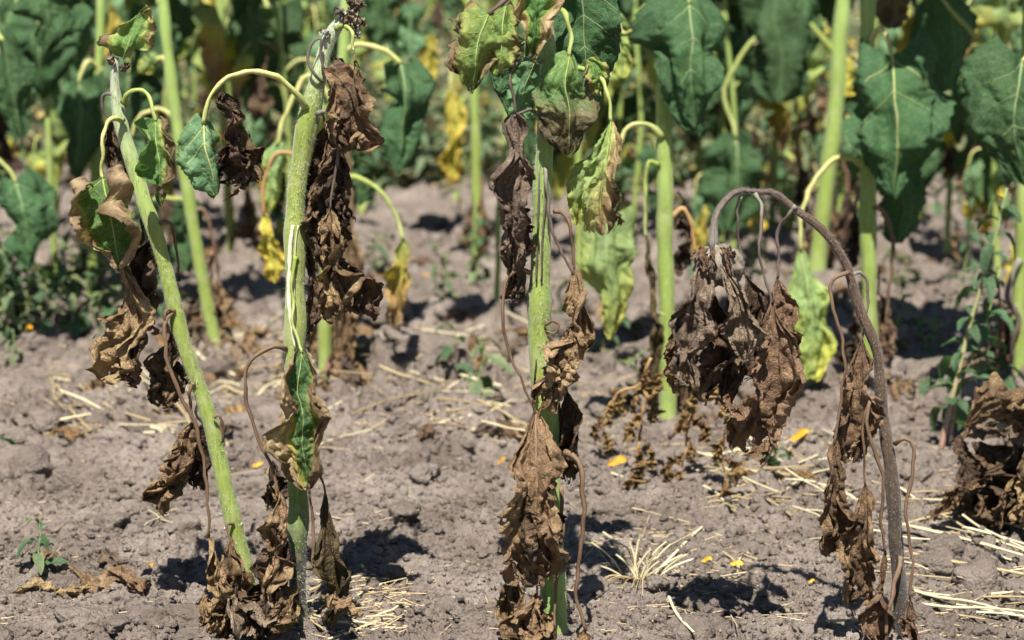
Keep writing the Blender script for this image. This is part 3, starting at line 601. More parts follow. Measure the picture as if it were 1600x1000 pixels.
Cc.leaf([(838, -30, -.03), (838, 10, -.045), (836, 50, -.045), (834, 96, -.03)], 74, 'rim', 'cup', [(848, -50, -.01), (842, -52, -.02)], 4, curl=1.4, crumple=.011, ang=.8)
Cc.leaf([(890, 84, -.03), (886, 130, -.05), (892, 180, -.05), (890, 240, -.035)], 96, 'darkcore', 'green', [(868, 12, -.006), (880, 16, -.02), (889, 34, -.03), (891, 66, -.03)], 5.2, 'pet_green', fold=-0.6, foldL=-0.4, pleat=0.5, npl=2, curl=-1.1, crumple=.011, ang=.6, ns=64, nt=27, prof='long', lobe=.05, ragged=.3, vein='pet_green', nv=2)
Cc.leaf([(918, 92, .0), (930, 100, -.01), (938, 118, -.01), (934, 145, 0)], 36, 'mottle', 'dry', None)
Cc.leaf([(804, 178, -.03), (800, 240, -.045), (800, 320, -.045), (806, 420, -.03)], 70, 'brown_grey', 'drylong', [(838, 180, -.01), (824, 172, -.02), (806, 180, -.03)], 3.4, 'pet_grey', crumple=.012)
Cc.leaf([(812, 300, -.01), (810, 360, -.01), (812, 420, -.01), (812, 472, .0)], 54, 'brown_dark', 'drytwist', None)
Cc.leaf([(806, 176, -.03), (806, 178, -.03), (805, 186, -.03)], 4, 'brown', 'dry', [(846, 96, -.01), (822, 92, -.02), (804, 102, -.03), (798, 130, -.03), (803, 160, -.03)], 3.4, 'pet_grey', ns=10, nt=5, crumple=.001)
Cc.leaf([(955, 186, -.02), (948, 240, -.04), (940, 300, -.04), (944, 368, -.03)], 68, 'limebrown', 'dry', [(862, 120, .0), (905, 108, .0), (938, 122, -.01), (951, 155, -.02)], 4.2, 'pet_green', crumple=.009, pleat=.8, fold=.3, ragged=.4, vein='pet_green', nv=1)
Cc.leaf([(945, 230, .0), (922, 262, -.01), (905, 300, -.01), (898, 352, 0)], 52, 'green_lime', 'limp', None, fold=-.2, vein='vein', nv=2, vr=.0008, yaw=15)
Cc.leaf([(896, 425, -.02), (904, 480, -.04), (893, 550, -.045), (852, 632, -.03)], 72, 'brown_tan', 'drytwist', [(852, 262, -.014), (854, 300, -.018), (862, 360, -.02), (880, 400, -.02)], 3.4, 'pet_grey', twist=.5, foldL=.1)
Cc.leaf([(897, 420, -.02), (898, 424, -.02), (899, 432, -.02)], 5, 'brown', 'dry', [(866, 330, -.0), (880, 335, -.01), (890, 352, -.02), (895, 390, -.02)], 3.6, 'pet_brown', ns=10, nt=5, crumple=.001)
Cc.leaf([(852, 515, -.02), (866, 545, -.03), (880, 570, -.03), (846, 640, -.03)], 26, 'brown', 'dry', [(852, 508, -.014), (862, 500, -.02), (872, 506, -.025), (866, 520, -.025)], 2.6)
Cc.leaf([(884, 600, .01), (890, 650, .0), (892, 700, .0), (886, 752, .01)], 46, 'brown_dark', 'drytwist', None, crumple=.014)
Cc.leaf([(838, 642, -.03), (838, 715, -.055), (836, 800, -.06), (842, 905, -.04)], 112, 'brown_tan', 'dry', [(828, 426, -.012), (812, 422, -.02), (792, 440, -.03), (786, 490, -.035), (797, 550, -.035), (822, 610, -.035)], 3.6, 'pet_brown', pleat=1.15, npl=2.4, crumple=.013, ns=90, nt=35, ang=.9, vein='vein_brown', nv=1)
Cc.leaf([(838, 560, -.03), (836, 600, -.035), (834, 640, -.035)], 8, 'brown', 'dry', None, ns=16, nt=7, crumple=.002)
Cc.leaf([(915, 985, -.04), (918, 1005, -.05), (912, 1040, -.05)], 36, 'brown', 'dry', [(878, 712, -.012), (890, 708, -.02), (906, 728, -.03), (913, 790, -.035), (906, 860, -.04), (900, 925, -.04)], 5.0, 'pet_brown')
Cc.leaf([(812, 880, -.02), (806, 920, -.03), (812, 960, -.03), (826, 1010, -.02)], 62, 'brown', 'drytwist', None, crumple=.014)
Cc.leaf([(840, 930, -.04), (826, 965, -.05), (818, 1015, -.05)], 66, 'brown_tan', 'drytwist', [(858, 885, -.014), (846, 892, -.03), (842, 915, -.04)], 3)
Cc.leaf([(868, 980, -.04), (866, 990, -.04), (866, 1012, -.04)], 8, 'brown', 'dry', [(876, 760, -.018), (880, 800, -.022), (872, 880, -.028), (866, 950, -.035)], 3.2, ns=10, nt=5, crumple=.002)

# ------------------------------------------------------------------ foreground: dead arching plant
D = Plant('dead brown plant arched over with its shrivelled head hanging down', (1412, 1008))
D.stem([(1413, 1028, 24), (1409, 960, 24), (1402, 860, 24), (1394, 770, 23), (1386, 690, 21), (1376, 610, 20), (1367, 548, 17), (1339, 474, 17), (1322, 410, 14), (1287, 360, 15), (1244, 328, 12), (1214, 303, 12), (1184, 300, 9.5, -.01), (1150, 300, 10.5, -.02), (1120, 330, 10, -.03), (1113, 362, 13, -.03), (1112, 392, 17, -.03)], 'stemD', 5000, hairmat='hair_grey', ridge=.05)
# head: shrivelled bud with bracts
hb = at(1124, 415, D.Y - .03); rs = np.random.RandomState(5)
u_, v_ = np.meshgrid(np.linspace(0, 2 * math.pi, 29), np.linspace(0, math.pi, 17))
hd = np.stack([np.cos(u_) * np.sin(v_), np.sin(u_) * np.sin(v_), np.cos(v_)], -1)
hv = hb + hd * np.array([.027, .02, .022]) * (1 + .35 * np.abs(perlin(hd * 3.1)) + .2 * perlin(hd * 9))[..., None]
i = np.arange(16)[:, None] * 29; j = np.arange(28)[None]
hf = np.stack([i + j, i + j + 1, i + 29 + j + 1, i + 29 + j], -1).reshape(-1, 4)
hdo = link('dead_flower_head', mesh_of('dead_flower_head', hv.reshape(-1, 3) - D.o, hf, M['bud']), D.e); hdo['label'] = 'shrivelled pale grey flower head'
for k in range(11):
    an = k / 11 * 6.28; dx = math.cos(an); dy = math.sin(an) * .02
    x0 = 1118 + 16 * dx; y0 = 392 + 6 * math.sin(an)
    blade(hdo, pxpath([(x0, y0, -.03 + dy), (x0 + 10 * dx + rs.normal(0, 5), y0 + 2 + 8 * rs.rand(), -.03 + dy * 1.6), (x0 + (14 + 10 * rs.rand()) * dx + rs.normal(0, 5), y0 + 12 + 34 * rs.rand(), -.03 + dy * 1.9)], D.Y), (12 + 12 * rs.rand()) * mpp(D.Y), 'brown_red' if k % 2 else 'brown_grey', D.o, name='bract', **{**PR['dry'], 'ns': 26, 'nt': 11, 'crumple': .006, 'ragged': .3})
D.thick = False
D.leaf([(1102, 408, -.045), (1088, 460, -.055), (1080, 520, -.055), (1070, 596, -.045)], 70, 'brown_grey', 'dry', None, crumple=.014)
D.leaf([(1128, 415, -.055), (1146, 455, -.065), (1162, 505, -.065), (1168, 566, -.055)], 66, 'brown_grey', 'dry', None, crumple=.014)
D.leaf([(1112, 440, -.02), (1116, 500, -.02), (1118, 560, -.02), (1104, 628, -.02)], 60, 'brown_dark', 'drytwist', None, crumple=.014)
D.leaf([(1090, 470, .0), (1072, 510, .0), (1066, 550, .0), (1064, 606, 0)], 54, 'brown', 'drytwist', None)
D.leaf([(1140, 470, .01), (1150, 520, .01), (1142, 580, .01), (1136, 640, .01)], 46, 'brown_dark', 'drylong', None)
D.leaf([(1160, 560, -.02), (1154, 600, -.02), (1140, 650, -.02)], 34, 'brown', 'drytwist', None)
D.leaf([(1165, 430, .0), (1178, 480, .0), (1172, 540, .01), (1160, 600, .01)], 56, 'brown_dark', 'dry', [(1158, 306, -.015), (1152, 330, -.01), (1155, 380, 0)], 2.6, 'pet_grey')
D.leaf([(1206, 470, -.03), (1212, 540, -.05), (1200, 610, -.05), (1160, 708, -.03)], 92, 'brown_red', 'dry', [(1180, 302, -.012), (1190, 325, -.02), (1187, 370, -.03), (1193, 420, -.03)], 3.0, 'pet_grey', ns=80, nt=31, ang=1.0)
D.leaf([(1215, 432, .01), (1220, 470, 0), (1222, 520, .0), (1232, 570, 0)], 48, 'brown_red', 'dry', [(1243, 322, -.005), (1232, 334, 0), (1219, 350, .01), (1216, 390, .01)], 3.0, 'pet_grey')
D.leaf([(1190, 600, .0), (1196, 640, .0), (1190, 680, 0)], 56, 'brown_dark', 'drytwist', None)
D.leaf([(1304, 690, -.03), (1300, 740, -.045), (1300, 800, -.045), (1302, 864, -.03)], 74, 'brown', 'dry', [(1326, 426, -.008), (1308, 432, -.02), (1298, 452, -.02), (1306, 500, -.025), (1319, 550, -.03), (1316, 620, -.03), (1306, 668, -.03)], 3.4, 'pet_brown')
D.leaf([(1346, 530, .0), (1342, 580, -.012), (1334, 640, -.012), (1330, 720, 0)], 76, 'brown_red', 'dry', [(1330, 430, .01), (1344, 425, .015), (1356, 450, .02), (1352, 500, .01)], 3, 'pet_grey', crumple=.012)
D.leaf([(1342, 620, .01), (1340, 660, .01), (1344, 715, .01)], 48, 'brown', 'drytwist', None, crumple=.014)
D.leaf([(1352, 755, -.02), (1350, 800, -.035), (1342, 860, -.035), (1330, 940, -.02)], 84, 'brown', 'dry', [(1372, 625, -.012), (1358, 622, -.02), (1352, 650, -.025), (1350, 700, -.025)], 3.0, 'pet_brown')
D.leaf([(1384, 862, -.03), (1378, 900, -.04), (1374, 950, -.04), (1370, 1020, -.03)], 54, 'brown_red', 'dry', [(1378, 628, -.014), (1362, 622, -.03), (1354, 645, -.035), (1362, 690, -.04), (1380, 740, -.04), (1377, 800, -.038)], 4.2, 'pet_brown', label='long tan dried leaf low on the dead stem')
D.leaf([(1422, 935, -.03), (1420, 960, -.035), (1424, 1015, -.03)], 34, 'brown_red', 'dry', [(1398, 694, -.012), (1412, 685, -.02), (1427, 700, -.02), (1424, 750, -.02), (1416, 790, -.025), (1424, 850, -.03)], 3.2, 'pet_brown')
D.leaf([(1384, 990, -.05), (1386, 1000, -.05), (1384, 1015, -.05)], 10, 'brown_red', 'dry', [(1408, 870, -.016), (1402, 900, -.03), (1388, 950, -.045)], 4.2, 'pet_brown', ns=14, nt=7, crumple=.002)
D.leaf([(1334, 900, .0), (1328, 920, 0), (1324, 945, 0)], 26, 'brown_dark', 'drytwist', None)

# ------------------------------------------------------------------ second row
Fp = Plant('green stem with drooping dark leaf beside the dead head, bracing the row behind', (1043, 668), name='sunflower')
Fp.e['label'] = 'straight green stem standing between the thick stem and the shrivelled hanging head'
Fp.stem([(1044, 684, 30), (1043, 640, 29), (1041, 520, 28), (1040, 420, 27), (1039, 300, 27), (1038, 180, 26), (1036, 60, 25), (1034, -40, 24), (1032, -160, 22)], 'stemG', 2500)
Fp.nodes([(1040, 487, 29)])
Fp.leaf([(1076, 2, -.05), (1082, 70, -.08), (1080, 130, -.08), (1092, 212, -.06)], 150, 'green', 'green', [(1036, -40, -.01), (1050, -48, -.03), (1068, -25, -.05)], 5, vein='vein', nv=3, vr=.0015, fold=-.1, curl=-1.3, cp=1.3, pleat=.7, npl=1.6, ang=.65, lobe=.14, label='large drooping dark green leaf')
Fp.leaf([(950, 335, -.02), (948, 400, -.04), (958, 460, -.04), (952, 528, -.03)], 100, 'green_lime', 'green', [(1036, 214, -.012), (1015, 196, -.02), (990, 194, -.025), (970, 216, -.025), (956, 280, -.02)], 5, 'pet_yellow', vein='vein', nv=2, vr=.0014, lobe=.1)
Fp.leaf([(1008, 365, -.01), (1016, 430, -.015), (1020, 510, -.015), (1018, 602, -.01)], 28, 'olive', 'drylong', [(1030, 258, -.01), (1014, 255, -.015), (1008, 290, -.015)], 4, 'pet_green')
Fp.leaf([(1068, 310, .02), (1066, 340, .03), (1072, 370, .03), (1064, 430, .03)], 40, 'brown_dark', 'drytwist', [(1050, 320, 0), (1058, 300, .01)], 3)
Fp.leaf([(1086, 392, .0), (1090, 400, .0), (1092, 420, .0)], 8, 'brown_red', 'dry', [(1050, 338, 0), (1066, 325, 0), (1080, 350, 0)], 4, 'pet_orange', ns=12, nt=5, crumple=.001)
Fp.leaf([(1055, 495, .02), (1065, 540, .03), (1075, 600, .03), (1070, 690, .03)], 34, 'brown', 'drylong', [(1050, 480, 0), (1058, 485, .01)], 3)

Gp = Plant('green stem carrying a large lobed dark leaf above an arching pale petiole', (1358, 628))
Gp.stem([(1358, 646, 28), (1358, 600, 28), (1357, 480, 27), (1356, 360, 27), (1356, 240, 27), (1356, 120, 26), (1355, 0, 25), (1354, -140, 23)], 'stemG', 2000)
Gp.leaf([(1394, 85, -.06), (1398, 150, -.10), (1402, 220, -.11), (1398, 308, -.09)], 184, 'green', 'green', [(1358, 105, -.012), (1360, 70, -.02), (1372, 45, -.04), (1385, 55, -.055)], 6, 'pet_yellow', lobe=.26, fold=-.02, curl=-1.35, cp=1.3, pleat=.65, npl=1.6, crumple=.010, ang=.6, vein='pet_yellow', nv=2, vr=.0019, ns=64, nt=31, serr=.05, label='large lobed dark green leaf with pale midrib')
Gp.leaf([(1250, 388, -.05), (1262, 450, -.07), (1270, 510, -.07), (1262, 594, -.06)], 80, 'green_lime', 'green', [(1348, 258, -.012), (1325, 246, -.02), (1295, 255, -.03), (1268, 292, -.04), (1252, 345, -.05)], 5.2, 'pet_yellow', vein='pet_yellow', nv=1, vr=.001, lobe=.0, fold=-.15, curl=-.5, prof='dry', pleat=.5)
Gp.leaf([(1400, 270, .05), (1408, 300, .06), (1412, 330, .06), (1405, 380, .06)], 80, 'green', 'limp', [(1358, 250, 0), (1378, 245, .03), (1394, 258, .04)], 4)
Gp.leaf([(1384, 495, -.01), (1386, 530, -.015), (1382, 570, -.015), (1378, 622, -.01)], 32, 'brown_red', 'drylong', [(1362, 325, -.01), (1378, 328, -.01), (1394, 368, -.012), (1392, 430, -.012)], 3.6, 'pet_brown')
Gp.leaf([(1336, 330, .05), (1334, 370, .06), (1330, 420, .06)], 40, 'brown_dark', 'dry', [(1350, 300, .01), (1340, 310, .03)], 3)

Ip = Plant('plant reaching in past the fallen leaf heap with broad dark leaves', (1660, 690))
Ip.e['label'] = 'plant reaching in past the fallen leaf heap with broad dark leaves'
Ip.stem([(1662, 705, 28), (1660, 600, 28), (1652, 300, 27), (1645, 0, 25)], 'stemG', 0)
Ip.leaf([(1598, 92, -.05), (1590, 150, -.07), (1584, 200, -.07), (1602, 290, -.05)], 150, 'green', 'green', [(1648, 120, -.01), (1630, 80, -.03), (1612, 78, -.04)], 5.5, 'pet_yellow', vein='vein', nv=3, vr=.0018, lobe=.3)
Ip.leaf([(1546, 140, -.02), (1540, 165, -.03), (1536, 190, -.03)], 55, 'green_pale', 'green', None, fold=.6)
I2 = Plant('green stem by the fallen brown leaf heap with a grey dead petiole looped against it', (1592, 612))
I2.stem([(1592, 626, 26), (1592, 560, 25), (1594, 450, 25), (1598, 350, 24), (1606, 100, 22), (1610, -60, 22)], 'stemG', 800)
I2.leaf([(1580, 560, -.02), (1578, 580, -.02), (1574, 612, -.02)], 16, 'brown_grey', 'dry', [(1594, 405, -.012), (1580, 432, -.02), (1576, 470, -.025), (1590, 500, -.025), (1582, 540, -.02)], 5, 'pet_grey')
I2.leaf([(1562, 500, -.01), (1560, 550, -.01), (1560, 618, -.01)], 14, 'brown_grey', 'dry', [(1590, 480, -.01), (1570, 482, -.01)], 3, 'pet_grey')
I2.leaf([(1462, -30, .12), (1482, 10, .13), (1490, 70, .13), (1484, 142, .13)], 92, 'green', 'limp', [(1606, 112, -.01), (1570, 92, .02), (1520, 52, .06), (1478, 4, .10), (1464, -22, .12)], 4.6, 'pet_green')

Lp = Plant('green stem half hidden behind the split stem, with yellowing leaves on long petioles', (507, 606))
Lp.stem([(507, 622, 26), (507, 560, 25), (508, 470, 24), (512, 380, 23), (520, 280, 22), (528, 180, 21), (536, 80, 20), (545, -60, 19)], 'stemG', 1200)
Lp.leaf([(626, 96, -.02), (632, 140, -.05), (630, 200, -.05), (622, 270, -.04)], 92, 'green', 'green', [(534, 82, 0), (560, 70, -.01), (590, 74, -.02), (612, 86, -.02)], 5, 'pet_yellow', fold=-.8, lobe=.15, vein='green_pale' if False else 'vein', nv=2, vr=.0013)
Lp.leaf([(630, 372, -.02), (628, 410, -.03), (622, 455, -.03), (620, 514, -.02)], 48, 'yellow_brown', 'drylong', [(522, 290, 0), (550, 276, -.01), (590, 296, -.02), (618, 335, -.02)], 5, 'pet_green', crumple=.006, ragged=.2)
Lp.leaf([(434, 225, .0), (428, 260, -.01), (424, 290, -.01), (420, 332, 0)], 44, 'green_lime', 'limp', [(528, 178, 0), (490, 120, 0), (464, 140, .0), (446, 180, 0)], 5, 'pet_yellow')
Lp.leaf([(412, 335, -.01), (422, 365, -.02), (428, 400, -.02), (430, 442, -.02)], 42, 'yellow', 'drylong', [(514, 330, 0), (470, 250, 0), (432, 242, -.01), (413, 285, -.01)], 4.5, 'pet_orange', crumple=.006, ragged=.2)
Lp.leaf([(548, 330, .0), (548, 400, -.01), (542, 480, -.01), (535, 600, 0)], 46, 'brown', 'drylong', [(524, 238, 0), (540, 228, 0), (548, 270, 0)], 4.5, 'pet_brown')
Lp.leaf([(560, 240, .04), (566, 270, .05), (560, 320, .05)], 56, 'green', 'limp', None)
Lp.leaf([(530, 500, .0), (534, 560, -.01), (528, 612, -.01)], 40, 'brown', 'dry', None)

Jp = Plant('slim leaning green stem behind the leaning plant, in the second row', (336, 552))
Jp.stem([(338, 566, 22), (332, 520, 21), (318, 440, 21), (303, 360, 20), (290, 280, 20), (276, 190, 20), (266, 110, 19), (258, 30, 18), (250, -80, 18)], 'stemG', 800)
Jp.leaf([(292, 318, .03), (288, 350, .04), (292, 385, .04), (286, 425, .04)], 60, 'green', 'limp', [(282, 250, 0), (292, 262, .02), (294, 290, .03)], 4)
Jp.leaf([(345, 450, .0), (350, 490, -.01), (346, 540, -.01)], 20, 'brown_tan', 'drylong', [(300, 330, 0), (320, 330, 0), (334, 380, 0)], 3.5)
Jp.leaf([(232, 320, .0), (222, 360, -.01), (224, 420, -.01)], 52, 'green', 'limp', [(292, 314, 0), (262, 310, 0), (240, 312, 0)], 4.5, 'pet_green')
Jp.leaf([(205, 212, .0), (210, 240, .0), (215, 290, .0)], 60, 'green_pale', 'limp', [(276, 190, 0), (250, 170, 0), (215, 185, 0)], 4.5, 'pet_yellow')
Jp.leaf([(244, 92, .0), (232, 95, 0), (215, 110, 0)], 30, 'green_lime', 'limp', [(266, 118, 0), (258, 92, 0)], 5, 'pet_yellow')

Kp = Plant('slim upright green stem with a brown hanging leaf, farther back than the leaning stem', (362, 412))
Kp.stem([(362, 420, 17), (360, 360, 16), (355, 280, 15), (350, 180, 15), (346, 60, 14), (344, -60, 14)], 'stemG', 0, n=30)
Kp.leaf([(386, 290, 0), (388, 340, 0), (384, 412, 0)], 44, 'brown', 'dry', [(354, 270, 0), (368, 262, 0), (380, 275, 0)], 3)
Hp = Plant('pale green stem behind the large lobed leaf, its foot in deep shade', (1277, 438))
Hp.stem([(1275, 446, 28), (1280, 380, 27), (1290, 300, 27), (1302, 200, 27), (1310, 100, 26), (1316, 0, 25), (1320, -80, 24)], 'stemG', 0, n=36)
Hp.leaf([(1326, 300, .0), (1322, 350, 0), (1318, 410, 0)], 44, 'brown_dark', 'dry', [(1296, 250, 0), (1312, 246, 0), (1322, 270, 0)], 4)
Hp.leaf([(1322, 92, .0), (1324, 120, 0), (1320, 150, 0)], 60, 'yellow', 'limp', [(1308, 120, 0), (1314, 92, 0)], 4, 'pet_yellow')
Hp.leaf([(1150, 215, -.0), (1152, 250, -.02), (1150, 300, -.02), (1140, 360, -.02)], 110, 'green', 'limp', [(1310, 90, 0), (1250, 30, 0), (1180, 60, 0), (1132, 140, 0), (1146, 195, 0)], 5, 'pet_green', vein='vein', nv=2, vr=.002)
Mp = Plant('thin pale stem with a bright yellow hanging leaf beside it', (746, 408))
Mp.stem([(747, 414, 17), (746, 350, 17), (744, 270, 16), (742, 180, 16), (738, 60, 15), (736, -60, 14)], 'stemG', 0, n=30)
Mp.leaf([(704, 140, -.02), (708, 185, -.03), (708, 230, -.03), (712, 288, -.03)], 44, 'yellow', 'drylong', [(742, 130, 0), (725, 108, 0), (706, 112, -.01)], 4, 'pet_yellow', crumple=.008, ragged=.1, ang=.6)
Mp.leaf([(752, 310, -.01), (754, 340, -.01), (756, 400, -.01)], 36, 'brown_red', 'drylong', [(746, 270, 0), (754, 280, 0)], 3)
M2 = Plant('very thin green stem against bare soil behind the thick stem', (778, 505))
M2.stem([(778, 514, 11), (777, 440, 10), (778, 360, 10), (784, 280, 9), (792, 180, 9), (800, 60, 8), (806, -40, 8)], 'stemG', 0, n=30)
M2.leaf([(818, 180, 0), (822, 230, 0), (820, 290, 0)], 60, 'green', 'limp', [(792, 180, 0), (806, 168, 0)], 3)

Np = Plant('plant with broad shaded leaves on pale petioles above the dark weed patch', (-40, 560))
Np.stem([(-40, 574, 22), (-38, 450, 21), (-36, 200, 20), (-34, -60, 19)], 'stemG', 0, n=30)
Np.leaf([(24, 282, -.02), (34, 320, -.04), (42, 360, -.04), (46, 420, -.03)], 96, 'green', 'green', [(-36, 262, 0), (-12, 246, -.01), (12, 262, -.02)], 5, 'pet_green', lobe=.2, vein='vein', nv=2, vr=.0015)
Np.leaf([(4, 60, -.02), (14, 110, -.03), (24, 160, -.03), (34, 215, -.02)], 70, 'green', 'limp', [(-34, 40, 0), (-14, 36, 0)], 5)
N2 = Plant('green stem with a broad drooping leaf beside the leaning plant', (142, 470))
N2.stem([(142, 478, 18), (144, 380, 17), (150, 240, 17), (156, 100, 16), (160, -60, 15)], 'stemG', 0, n=30)
N2.leaf([(124, 126, -.04), (126, 170, -.06), (124, 220, -.06), (118, 280, -.05)], 78, 'green', 'green', [(156, 110, 0), (142, 96, -.02), (130, 104, -.035)], 5, 'pet_yellow', lobe=.1, vein='vein', nv=2, vr=.0015)
N2.leaf([(170, 300, 0), (178, 330, 0), (180, 370, 0)], 36, 'yellow_brown', 'limp', [(148, 270, 0), (160, 276, 0)], 4)

Kp.leaf([(420, 10, -.02), (412, 60, -.05), (420, 110, -.05), (440, 178, -.04)], 130, 'green', 'green', [(345, 20, 0), (372, -25, 0), (405, -15, 0)], 5, 'pet_green', vein='vein', nv=2, vr=.0018)
Kp.leaf([(222, -30, -.02), (228, 10, -.04), (236, 50, -.04), (228, 100, -.03)], 110, 'green', 'limp', [(344, -20, 0), (290, -70, 0), (240, -60, 0)], 5)
Np.leaf([(66, -40, -.02), (72, 0, -.04), (78, 40, -.04), (70, 84, -.03)], 120, 'green', 'green', [(-34, -20, 0), (20, -70, 0), (56, -60, 0)], 5)
Hp.leaf([(1215, -30, 0), (1210, 30, -.03), (1222, 90, -.03), (1216, 158, -.03)], 110, 'green', 'limp', [(1316, 0, 0), (1270, -60, 0), (1226, -50, 0)], 5)
Hp.leaf([(1255, -10, 0), (1258, 30, -.02), (1262, 90, -.02)], 70, 'green', 'limp', None)
Mp.leaf([(592, -30, 0), (590, 0, -.02), (596, 40, -.02), (590, 72, -.02)], 70, 'green', 'limp', [(738, 20, 0), (680, -60, 0), (610, -55, 0)], 4)
Mp.leaf([(640, 10, 0), (642, 50, 0), (640, 90, 0)], 60, 'green_pale', 'limp', None)
Mp.leaf([(672, 60, 0), (670, 100, 0), (668, 130, 0)], 34, 'yellow', 'limp', None)
I2.leaf([(1400, -40, -.02), (1398, -5, -.03), (1392, 45, -.03)], 60, 'olive', 'limp', None)
Fp.leaf([(965, 30, .1), (968, 70, .1), (972, 120, .1)], 46, 'green_lime', 'limp', [(1036, 70, 0), (1000, 46, .05), (975, 52, .09)], 4, 'pet_yellow')

for pl, xs in ((Fp, ((1030, 560), (1056, 545))), (Gp, ((1345, 470), (1372, 500))), (Lp, ((498, 470), (520, 480))), (Jp, ((330, 430), (318, 460))), (Hp, ((1270, 330), (1300, 320))), (Mp, ((738, 320),)), (I2, ((1580, 520), (1604, 500)))):
    for x_, y_ in xs:
        pl.leaf([(x_, y_, .02), (x_ + 4, y_ + 30, .02), (x_ - 3, y_ + 62, .02), (x_ + 2, y_ + 95, .02)], 34, 'brown', 'drylong', [(x_, y_ - 30, 0), (x_ + 2, y_ - 36, .01)], 3, ns=40, nt=17)

for pl, xs in ((Lp, ((505, 440, .08), (530, 470, .1), (545, 500, .05), (520, 500, .14), (552, 440, .12))), (Gp, ((1340, 480, .1), (1372, 460, .12), (1390, 520, .1), (1355, 500, .16))), (I2, ((1560, 490, .1), (1585, 470, .1), (1545, 500, .08), (1602, 520, .12))), (Fp, ((1022, 520, .08), (1060, 540, .1))), (Jp, ((325, 440, .08), (340, 450, .1), (310, 430, .1))), (Hp, ((1262, 330, .1), (1300, 330, .1), (1285, 350, .14))), (N2, ((132, 370, .05), (155, 380, .08)))):
    for k_, (x_, y_, d_) in enumerate(xs):
        pl.leaf([(x_, y_, d_), (x_ + 5, y_ + 30, d_), (x_ - 4, y_ + 65, d_), (x_ + 3, y_ + 104, d_)], 48, ['brown_dark', 'brown', 'brown_grey'][k_ % 3], 'drytwist', [(x_ - 2, y_ - 28, d_ * .3), (x_ + 2, y_ - 34, d_ * .7)], 3, ns=40, nt=17)

# ------------------------------------------------------------------ background rows: generic plants sharing meshes
LIB = []
rs = np.random.RandomState(31)
for q in range(10):
    out = rs.uniform(.09, .16); rise = rs.uniform(.02, .06); L = rs.uniform(.11, .19); wd_ = L * rs.uniform(.62, .9)
    dry = q >= 7
    kind = ['green', 'green_pale', 'green_pale', 'green_pale', 'green', 'green_lime', 'yellow_brown', 'brown', 'brown_dark', 'yellow'][q]
    pth = np.array([[0, 0, 0], [out * .35, 0, rise * .9], [out * .8, 0, rise * .7], [out, 0, -rise * .6]])
    tip = np.array([[out, 0, -rise * .6], [out + .02, 0, -rise * .6 - L * .35], [out + .015, 0, -rise * .6 - L * .7], [out - .005, 0, -rise * .6 - L]])
    pr = dict(PR['dry' if dry else 'green']); pr.update(ns=30 if not dry else 36, nt=13, lobe=0 if dry else rs.uniform(.1, .35))
    if dry: wd_ *= .55; pr['ragged'] = .3
    lf = blade(None, tip, wd_, kind, np.zeros(3), S0=(0, 1, 0), vein=None if dry else 'vein', nv=2, vr=.0016, **pr)
    clean_tube('petiole', spline(pth, 14), np.linspace(.0045, .003, 14), M['pet_brown' if dry else ('pet_yellow' if q % 2 else 'pet_green')], lf, np.zeros(3), n=6)
    LIB.append(lf)
stemlib = []
for q in range(4):
    C = spline(np.array([[0, 0, -.02], [rs.uniform(-.03, .03), rs.uniform(-.03, .03), .4], [rs.uniform(-.05, .05), rs.uniform(-.05, .05), .8], [rs.uniform(-.1, .1), rs.uniform(-.06, .06), 1.25]]), 26)
    V, F, uv = tube(C, np.linspace(.0098, .005, 26), n=10, ridge=.05, cap=False)
    stemlib.append((C, mesh_of('stem', V, F, M['stemG'], uv)))
def canopy(plant, n, z0, z1, rng, tip):  # unseen upper leaves, spread and turned back to shade the ground behind
    C = [Vector(v.co) for v in plant.st.data.vertices]
    for k in range(n):
        f = (k + .5) / n; z = z0 + (z1 - z0) * f
        p = min(C, key=lambda v: abs(v.z - z)); lf = copy_tree(LIB[[0, 1, 2, 4][k % 4]], plant.e)
        lf.location = Vector((p.x, p.y, z)); lf.rotation_euler = (0, rng.uniform(-.95, -.35), rng.uniform(.15, 3.0)); s_ = rng.uniform(1.3, 1.9); lf.scale = (s_,) * 3
GL = 'blurred wilting sunflower with drooping leaves in the rows far behind'
def generic(x, Y, nleaf, rng, sc=1.0, zmin=.1, dryp=.25):
    e = thing('sunflower', GL, 'sunflower', (x, Y, hz(x, Y)), 'wilting sunflowers in the far rows')
    C, me = stemlib[rng.randint(4)]
    st = link('stem', me, e); e.rotation_euler = (0, 0, rng.rand() * 6.28); e.scale = (sc,) * 3
    for k in range(nleaf):
        f = rng.uniform(zmin, 1.0); p = C[int(f * 25)]
        low = p[2] < .42
        src = LIB[rng.choice([7, 8, 7, 8, 9])] if (rng.rand() < (.75 if low else dryp * .5)) else LIB[rng.randint(0, 7)]
        lf = copy_tree(src, e); lf.location = Vector(p.tolist()); lf.rotation_euler = (0, rng.uniform(-.25, .25), rng.rand() * 6.28)
        s_ = rng.uniform(.8, 1.25) * (.7 if low else 1); lf.scale = (s_,) * 3
rng = np.random.RandomState(77)
for pl, zt in ((Fp, .96), (Gp, .92), (Ip, .8), (I2, .85), (Lp, .85), (Jp, .9), (Kp, .9), (Hp, .9), (N2, .9), (Np, .9), (Mp, .9)):
    canopy(pl, 24, 1.02, 1.24, rng, None)
far = []
for Y, n in ((5.6, 4), (6.4, 8), (7.3, 9), (8.2, 10), (9.2, 11), (10.4, 11), (11.8, 11), (13.5, 10)):
    hw = .27 * Y
    for k in range(n):
        x = -hw + (k + rng.uniform(.15, .85)) / n * 2 * hw
        px = 800 + x / Y * FPX
        if Y < 7.5 and 540 < px < 800: continue      # open ground behind the split stem
        far.append((x, Y + rng.uniform(-.25, .25)))
